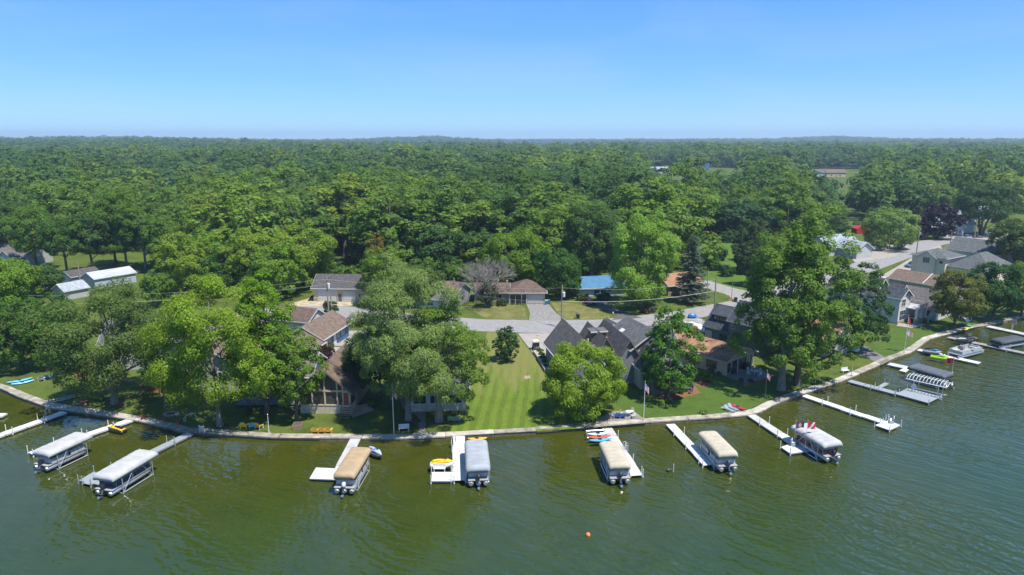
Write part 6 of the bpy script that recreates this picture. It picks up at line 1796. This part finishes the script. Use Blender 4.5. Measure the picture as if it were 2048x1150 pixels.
wire('wire from the slate house pole to the side street corner pole', POLES['h'] + o_, POLES['g'] + o_, .3)

# ------------------------------------------------------------------ vehicles
def car(label, loc, rz, paint, kind='sedan', group='parked cars'):
    r = empty('car', label, 'car', loc, rz, group)
    L, W_ = (4.6, 1.8) if kind == 'sedan' else (4.8, 1.95)
    h0 = .95 if kind == 'sedan' else 1.05
    ht = 1.45 if kind == 'sedan' else 1.75
    def shell(prof, w0, w1, name, m):
        z0 = min(p[1] for p in prof); z1 = max(p[1] for p in prof)
        V = []
        for s in (-1, 1):
            for y, z in prof:
                f = (z - z0) / (z1 - z0); V.append((s * (w0 + (w1 - w0) * f) / 2, y, z))
        n = len(prof)
        F = [tuple(range(n)), tuple(reversed(range(n, 2 * n)))] + [(k, n + k, n + (k + 1) % n, (k + 1) % n) for k in range(n)]
        o = MB().add(V, F).build(name, m, r)
        bv = o.modifiers.new('edge', 'BEVEL'); bv.width = .07; bv.segments = 2; bv.limit_method = 'ANGLE'
        return o
    shell([(-L / 2, .35), (L / 2, .35), (L / 2, .68), (L / 2 - .25, .82), (L * .16, h0), (-L * .36, h0), (-L / 2 + .1, h0 - .05), (-L / 2, .7)], W_, W_ * .93, 'body', paint)
    top = [(L * .17, h0 - .01), (L * .02, ht - .04), (-L * .22, ht), (-L * .38, h0 + .02 if kind == 'sedan' else ht - .1), (-L * .40 if kind != 'sedan' else -L * .385, h0 - .01)]
    shell(top, W_ * .9, W_ * .68, 'cabin_glass', MGLASS)
    rf = [(p[0], p[1]) for p in ((L * .0, ht - .05), (-L * .22, ht + .02), (-L * .30 if kind == 'sedan' else -L * .37, ht - .1), (-L * .30 if kind == 'sedan' else -L * .37, ht - .13), (-L * .22, ht - .02), (0, ht - .09))]
    shell(rf, W_ * .74, W_ * .68, 'roof', paint)
    for y in (-L * .31, L * .31):
        for s in (-1, 1):
            wv = MB().tube([(s * (W_ / 2 - .2), y, .33), (s * (W_ / 2 + .01), y, .33)], .33, 14).build('wheel', MBLACK, r)
            MB().tube([(s * (W_ / 2 + .012), y, .33), (s * (W_ / 2 + .025), y, .33)], .19, 10).build('rim', MALU, wv)
    for s in (-1, 1):
        MB().cbox((s * W_ * .36, L / 2 - .02, .68), (.36, .1, .13)).build('headlight', MWHITE, r); MB().cbox((s * W_ * .38, -L / 2 + .02, .75), (.3, .08, .14)).build('taillight', MRED, r)
    return r
PSIL = M('paint_silver', (.50, .52, .54), .25, .04, 2, metal=.4); PMAR = M('paint_maroon', (.14, .012, .025), .2, .05, 2); PBLU = M('paint_blue_grey', (.10, .15, .19), .25, .05, 2, metal=.3); PGRY = M('paint_grey', (.30, .33, .36), .25, .05, 2, metal=.3); PWHT = M('paint_white', (.72, .74, .74), .25, .03, 2)
car('dark red sedan parked on the asphalt drive of the blue-roofed house', G(1178, 607), math.radians(200), PMAR)
car('silver-grey car on the forecourt behind the plain brown roof', G(1796, 553), math.radians(118), PGRY)
car('blue-grey sport utility car at the roadside left of the greige house', G(1822, 534), math.radians(120), PBLU, 'suv')
car('white car parked behind the gable of the greige house', G(1879, 512), math.radians(-70), PWHT)
car('silver car in the drive of the white bungalow', G(1930, 478), math.radians(100), PSIL, 'suv')
car('dark red car under the purple trees', G(1902, 472), math.radians(100), PMAR)
gc = empty('golf_cart', 'black golf cart with a white roof on the pale concrete drive', 'golf cart', G(1072, 700), math.radians(-170))
MB().extr([(-1.1, .3), (1.1, .3), (1.2, .55), (.7, .85), (.45, .5), (-.2, .5), (-.3, .75), (-1.1, .75)], 'x', -.58, .58).build('body', MBLACK, gc)
MB().box(-.55, .55, -.35, .15, .75, .9).box(-.55, .55, -.5, -.36, .75, 1.35).build('seat', MDGREY, gc); MB().box(-.62, .62, -1.0, .25, 1.75, 1.83).build('roof', MWHITE, gc)
for x in (-.55, .55): MB().bar((x, .75, .8), (x, .25, 1.75), .05).bar((x, -.9, .7), (x, -.9, 1.75), .05).build('roof_post', MBLACK, gc)
MB().box(-.5, .5, .62, .64, .95, 1.7).build('windscreen', MGLASS, gc)
for x in (-.55, .55):
    for y in (-.75, .85): MB().tube([(x - .1, y, .27), (x + .1, y, .27)], .27, 12).build('wheel', MBLACK, gc)
r = empty('whip_flag', 'thin orange whip flag behind the golf cart', 'flag', G(1073, 685)); MB().tube([(0, 0, 0), (0, 0, 1.6)], .03, 5).build('rod', MORG, r); MB().box(-.02, .35, -.01, .01, 1.35, 1.6).build('pennant', MORG, r)
# trailer boats by the road
def runabout(label, loc, rz, hull, cover):
    r = empty('runabout_boat', label, 'boat', loc, rz)
    MB().loft([(-2.9, 1.0, .5, 1.2), (-1, 1.1, .45, 1.25), (1.2, .9, .5, 1.35), (2.6, .35, .75, 1.4), (3.1, .04, 1.1, 1.4)], 12, 3).build('hull', hull, r, smooth='auto')
    MB().loft([(-2.6, .8, 1.1, 1.3), (-.4, .9, 1.1, 1.65), (.4, .7, 1.1, 1.75), (2.2, .3, 1.2, 1.45)], 12, 2.5).build('cover', cover, r, smooth='auto')
    MB().bar((-.7, -2.2, .4), (0, 3.6, .45), .1).bar((.7, -2.2, .4), (0, 3.6, .45), .1).build('trailer', MALU, r)
    for s in (-1, 1): MB().tube([(s * 1.0, -1, .3), (s * 1.2, -1, .3)], .3, 12).build('wheel', MBLACK, r)
runabout('white boat on a trailer on the drive left of the slate house', G(1383, 660), math.radians(55), MWHITE, M('cover_pale', (.6, .58, .52), .8, .1, 2)); runabout('red and white boat on a trailer at the slate house corner', G(1401, 668), math.radians(15), MRED, MWHITE)
sheet('gravel_pad', px((1362, 640), (1400, 636), (1420, 650), (1408, 672), (1384, 668)), MGRAV, Z2)
r = empty('blue_tarp', 'blue tarp-covered pile on the gravel pad by the road', 'pile', G(1384, 636)); MB().ball((0, 0, .45), .9, 10, 6, (1.2, .8, .8)).build('tarp', MBLUE, r)
for i in range(6):
    r = empty('frame_stack', ['pale dock frame farthest left on the roadside gravel pad', 'second pale dock frame on the roadside gravel pad', 'third pale dock frame on the roadside gravel pad', 'fourth pale dock frame on the roadside gravel pad', 'fifth pale dock frame on the roadside gravel pad', 'pale dock frame farthest right on the roadside gravel pad'][i], 'dock frame', G(1372 + 7 * i, 646 + (i % 3) * 4) + Vector((0, 0, .25 + .1 * i)), i * .5, 'stacked dock frames by the road')
    f = MB().bar((-1, -1.5, 0), (-1, 1.5, 0), .1).bar((1, -1.5, 0), (1, 1.5, 0), .1)
    for k in range(4): f.bar((-1, -1.5 + k, 0), (1, -1.5 + k, 0), .08)
    f.build('rails', MWHITE2, r)
def bin_(label, q, m, lid):
    r = empty('trash_can', label, 'bin', q); MB().add([(-.28, -.28, 0), (.28, -.28, 0), (.28, .28, 0), (-.28, .28, 0), (-.36, -.36, 1.05), (.36, -.36, 1.05), (.36, .36, 1.05), (-.36, .36, 1.05)], [(0, 3, 2, 1), (4, 5, 6, 7), (0, 1, 5, 4), (1, 2, 6, 5), (2, 3, 7, 6), (3, 0, 4, 7)]).build('bin', m, r)
    MB().box(-.4, .4, -.4, .4, 1.06, 1.16).build('lid', lid, r)
bin_('blue wheeled bin with a pale green lid beside the ranch garage', G(1093, 609), MBLUE, M('lid_green', (.40, .52, .30), .5, .1, 2)); bin_('second blue bin behind the one with the green lid', G(1097, 608), M('bin_blue', (.03, .14, .28), .5, .1, 2), MBLUE)
bin_('tall black bin on the dry front lawn by the road', G(1156, 637), MBLACK, MDGREY)
r = empty('information_sign', 'dark upright sign beside the black bin on the dry lawn', 'sign', G(1152, 637)); MB().box(-.06, .06, -.3, .3, 0, 1.5).build('board', MDGREY, r)
def mailbox(label, q):
    r = empty('mailbox', label, 'mailbox', q); MB().box(-.05, .05, -.05, .05, 0, 1.1).build('post', MWOOD, r); MB().extr([(-.14, 1.1), (.14, 1.1), (.14, 1.3), (.08, 1.4), (-.08, 1.4), (-.14, 1.3)], 'y', -.28, .28).build('box', MWHITE, r)
mailbox('white mailbox at the mouth of the asphalt drive', G(1226, 636)); mailbox('mailbox in the mulch patch at the side street corner', G(1458, 600)); mailbox('mailbox on the far street left of the parked cars', G(1757, 555))
bin_('black bin at the side street corner', G(1471, 604), MBLACK, MBLACK)
r = empty('white_sign', 'small white notice board on posts right of the white sheds', 'sign', G(312, 584)); MB().box(-.8, .8, -.04, .04, .6, 1.7).build('board', MWHITE, r); MB().box(-.7, -.6, .05, .12, 0, 1.6).build('post', MWOOD, r); MB().box(.6, .7, .05, .12, 0, 1.6).build('post', MWOOD, r)
q = G(1413, 352); q.z = terrain(q.x, q.y)
r = empty('road_sign', 'tall blue roadside sign far off in the right wood', 'sign', q); MB().box(-2.5, 2.5, -.3, .3, 6, 14).build('board', M('sign_blue', (.10, .16, .40), .5, .05, 2), r); MB().box(-.3, .3, -.25, .25, 0, 6).build('post', MALU, r)
r = empty('propane_tank', 'white rounded tank behind the round bush by the power poles', 'tank', G(676, 645)); MB().tube([(-.9, 0, .6), (-.8, 0, .6), (.8, 0, .6), (.9, 0, .6)], [.2, .42, .42, .2], 12).build('tank', MWHITE, r); MB().box(-.6, -.5, -.3, .3, 0, .3).box(.5, .6, -.3, .3, 0, .3).build('leg', MALU, r)
st = empty('stairs', 'white wooden stairs down to the path beside the olive tree', 'stairs', G(1921, 640), math.radians(36))
for k in range(6): MB().box(-.9, .9, -.3 * k - .3, -.3 * k, 1.3 - .24 * k, 1.36 - .24 * k).build('step', MWHITE, st)
for x in (-.9, .9): MB().bar((x, 0, 2.3), (x, -1.8, .9), .08).bar((x, 0, 0), (x, 0, 2.3), .08).bar((x, -1.8, 0), (x, -1.8, .95), .08).build('railing', MWHITE, st)
dk = empty('porch_deck', 'white railed deck left of the white stairs behind the olive tree', 'deck', G(1868, 641), math.radians(36))
MB().box(-3, 3, 0, 3, .9, 1.0).build('floor', MWHITE2, dk); f = MB().box(-3, 3, 0, .06, 1.85, 1.92)
for k in range(21): f.box(-3 + k * .29, -2.95 + k * .29, .01, .05, 1.0, 1.85)
f.build('railing', MWHITE, dk)
for x in (-2.9, 0, 2.9): MB().box(x - .08, x + .08, .0, .16, 0, .9).build('post', MWHITE, dk)
r = empty('paddle_boat', 'green upturned boat on the lawn by the olive tree', 'boat', G(1929, 652), .6); MB().loft([(-1.3, .3, 0, .35), (-.8, .6, 0, .6), (.6, .6, 0, .6), (1.3, .2, 0, .35)], 10, 2.3).build('hull', M('dark_green', (.04, .18, .08), .5, .1, 2), r, smooth='auto')
r = empty('covered_boat', 'boat under a pale blue cover on the lawn behind the oak', 'boat', G(205, 762), math.radians(60)); MB().loft([(-2.6, .9, .3, .9), (-1, 1.05, .3, 1.5), (1, .9, .3, 1.4), (2.8, .1, .5, 1.0)], 12, 2.6).build('cover', M('cover_ice', (.50, .58, .66), .7, .1, 2), r, smooth='auto')
tag(sheet('terrace', px((140, 752), (182, 742), (196, 750), (150, 762)), MTERRA, Z1, None), kind='structure')
r = empty('covered_boat', 'white-covered pile of boat gear beside the ramp under the dark maple', 'boat', G(1692, 700), math.radians(30)); MB().loft([(-2.4, .8, .3, .9), (-1, 1.1, .2, 1.6), (.9, .9, .3, 1.4), (2.4, .1, .5, 1.0)], 12, 2.3).build('cover', M('cover_offwhite', (.6, .6, .62), .7, .12, 2), r, smooth='auto')
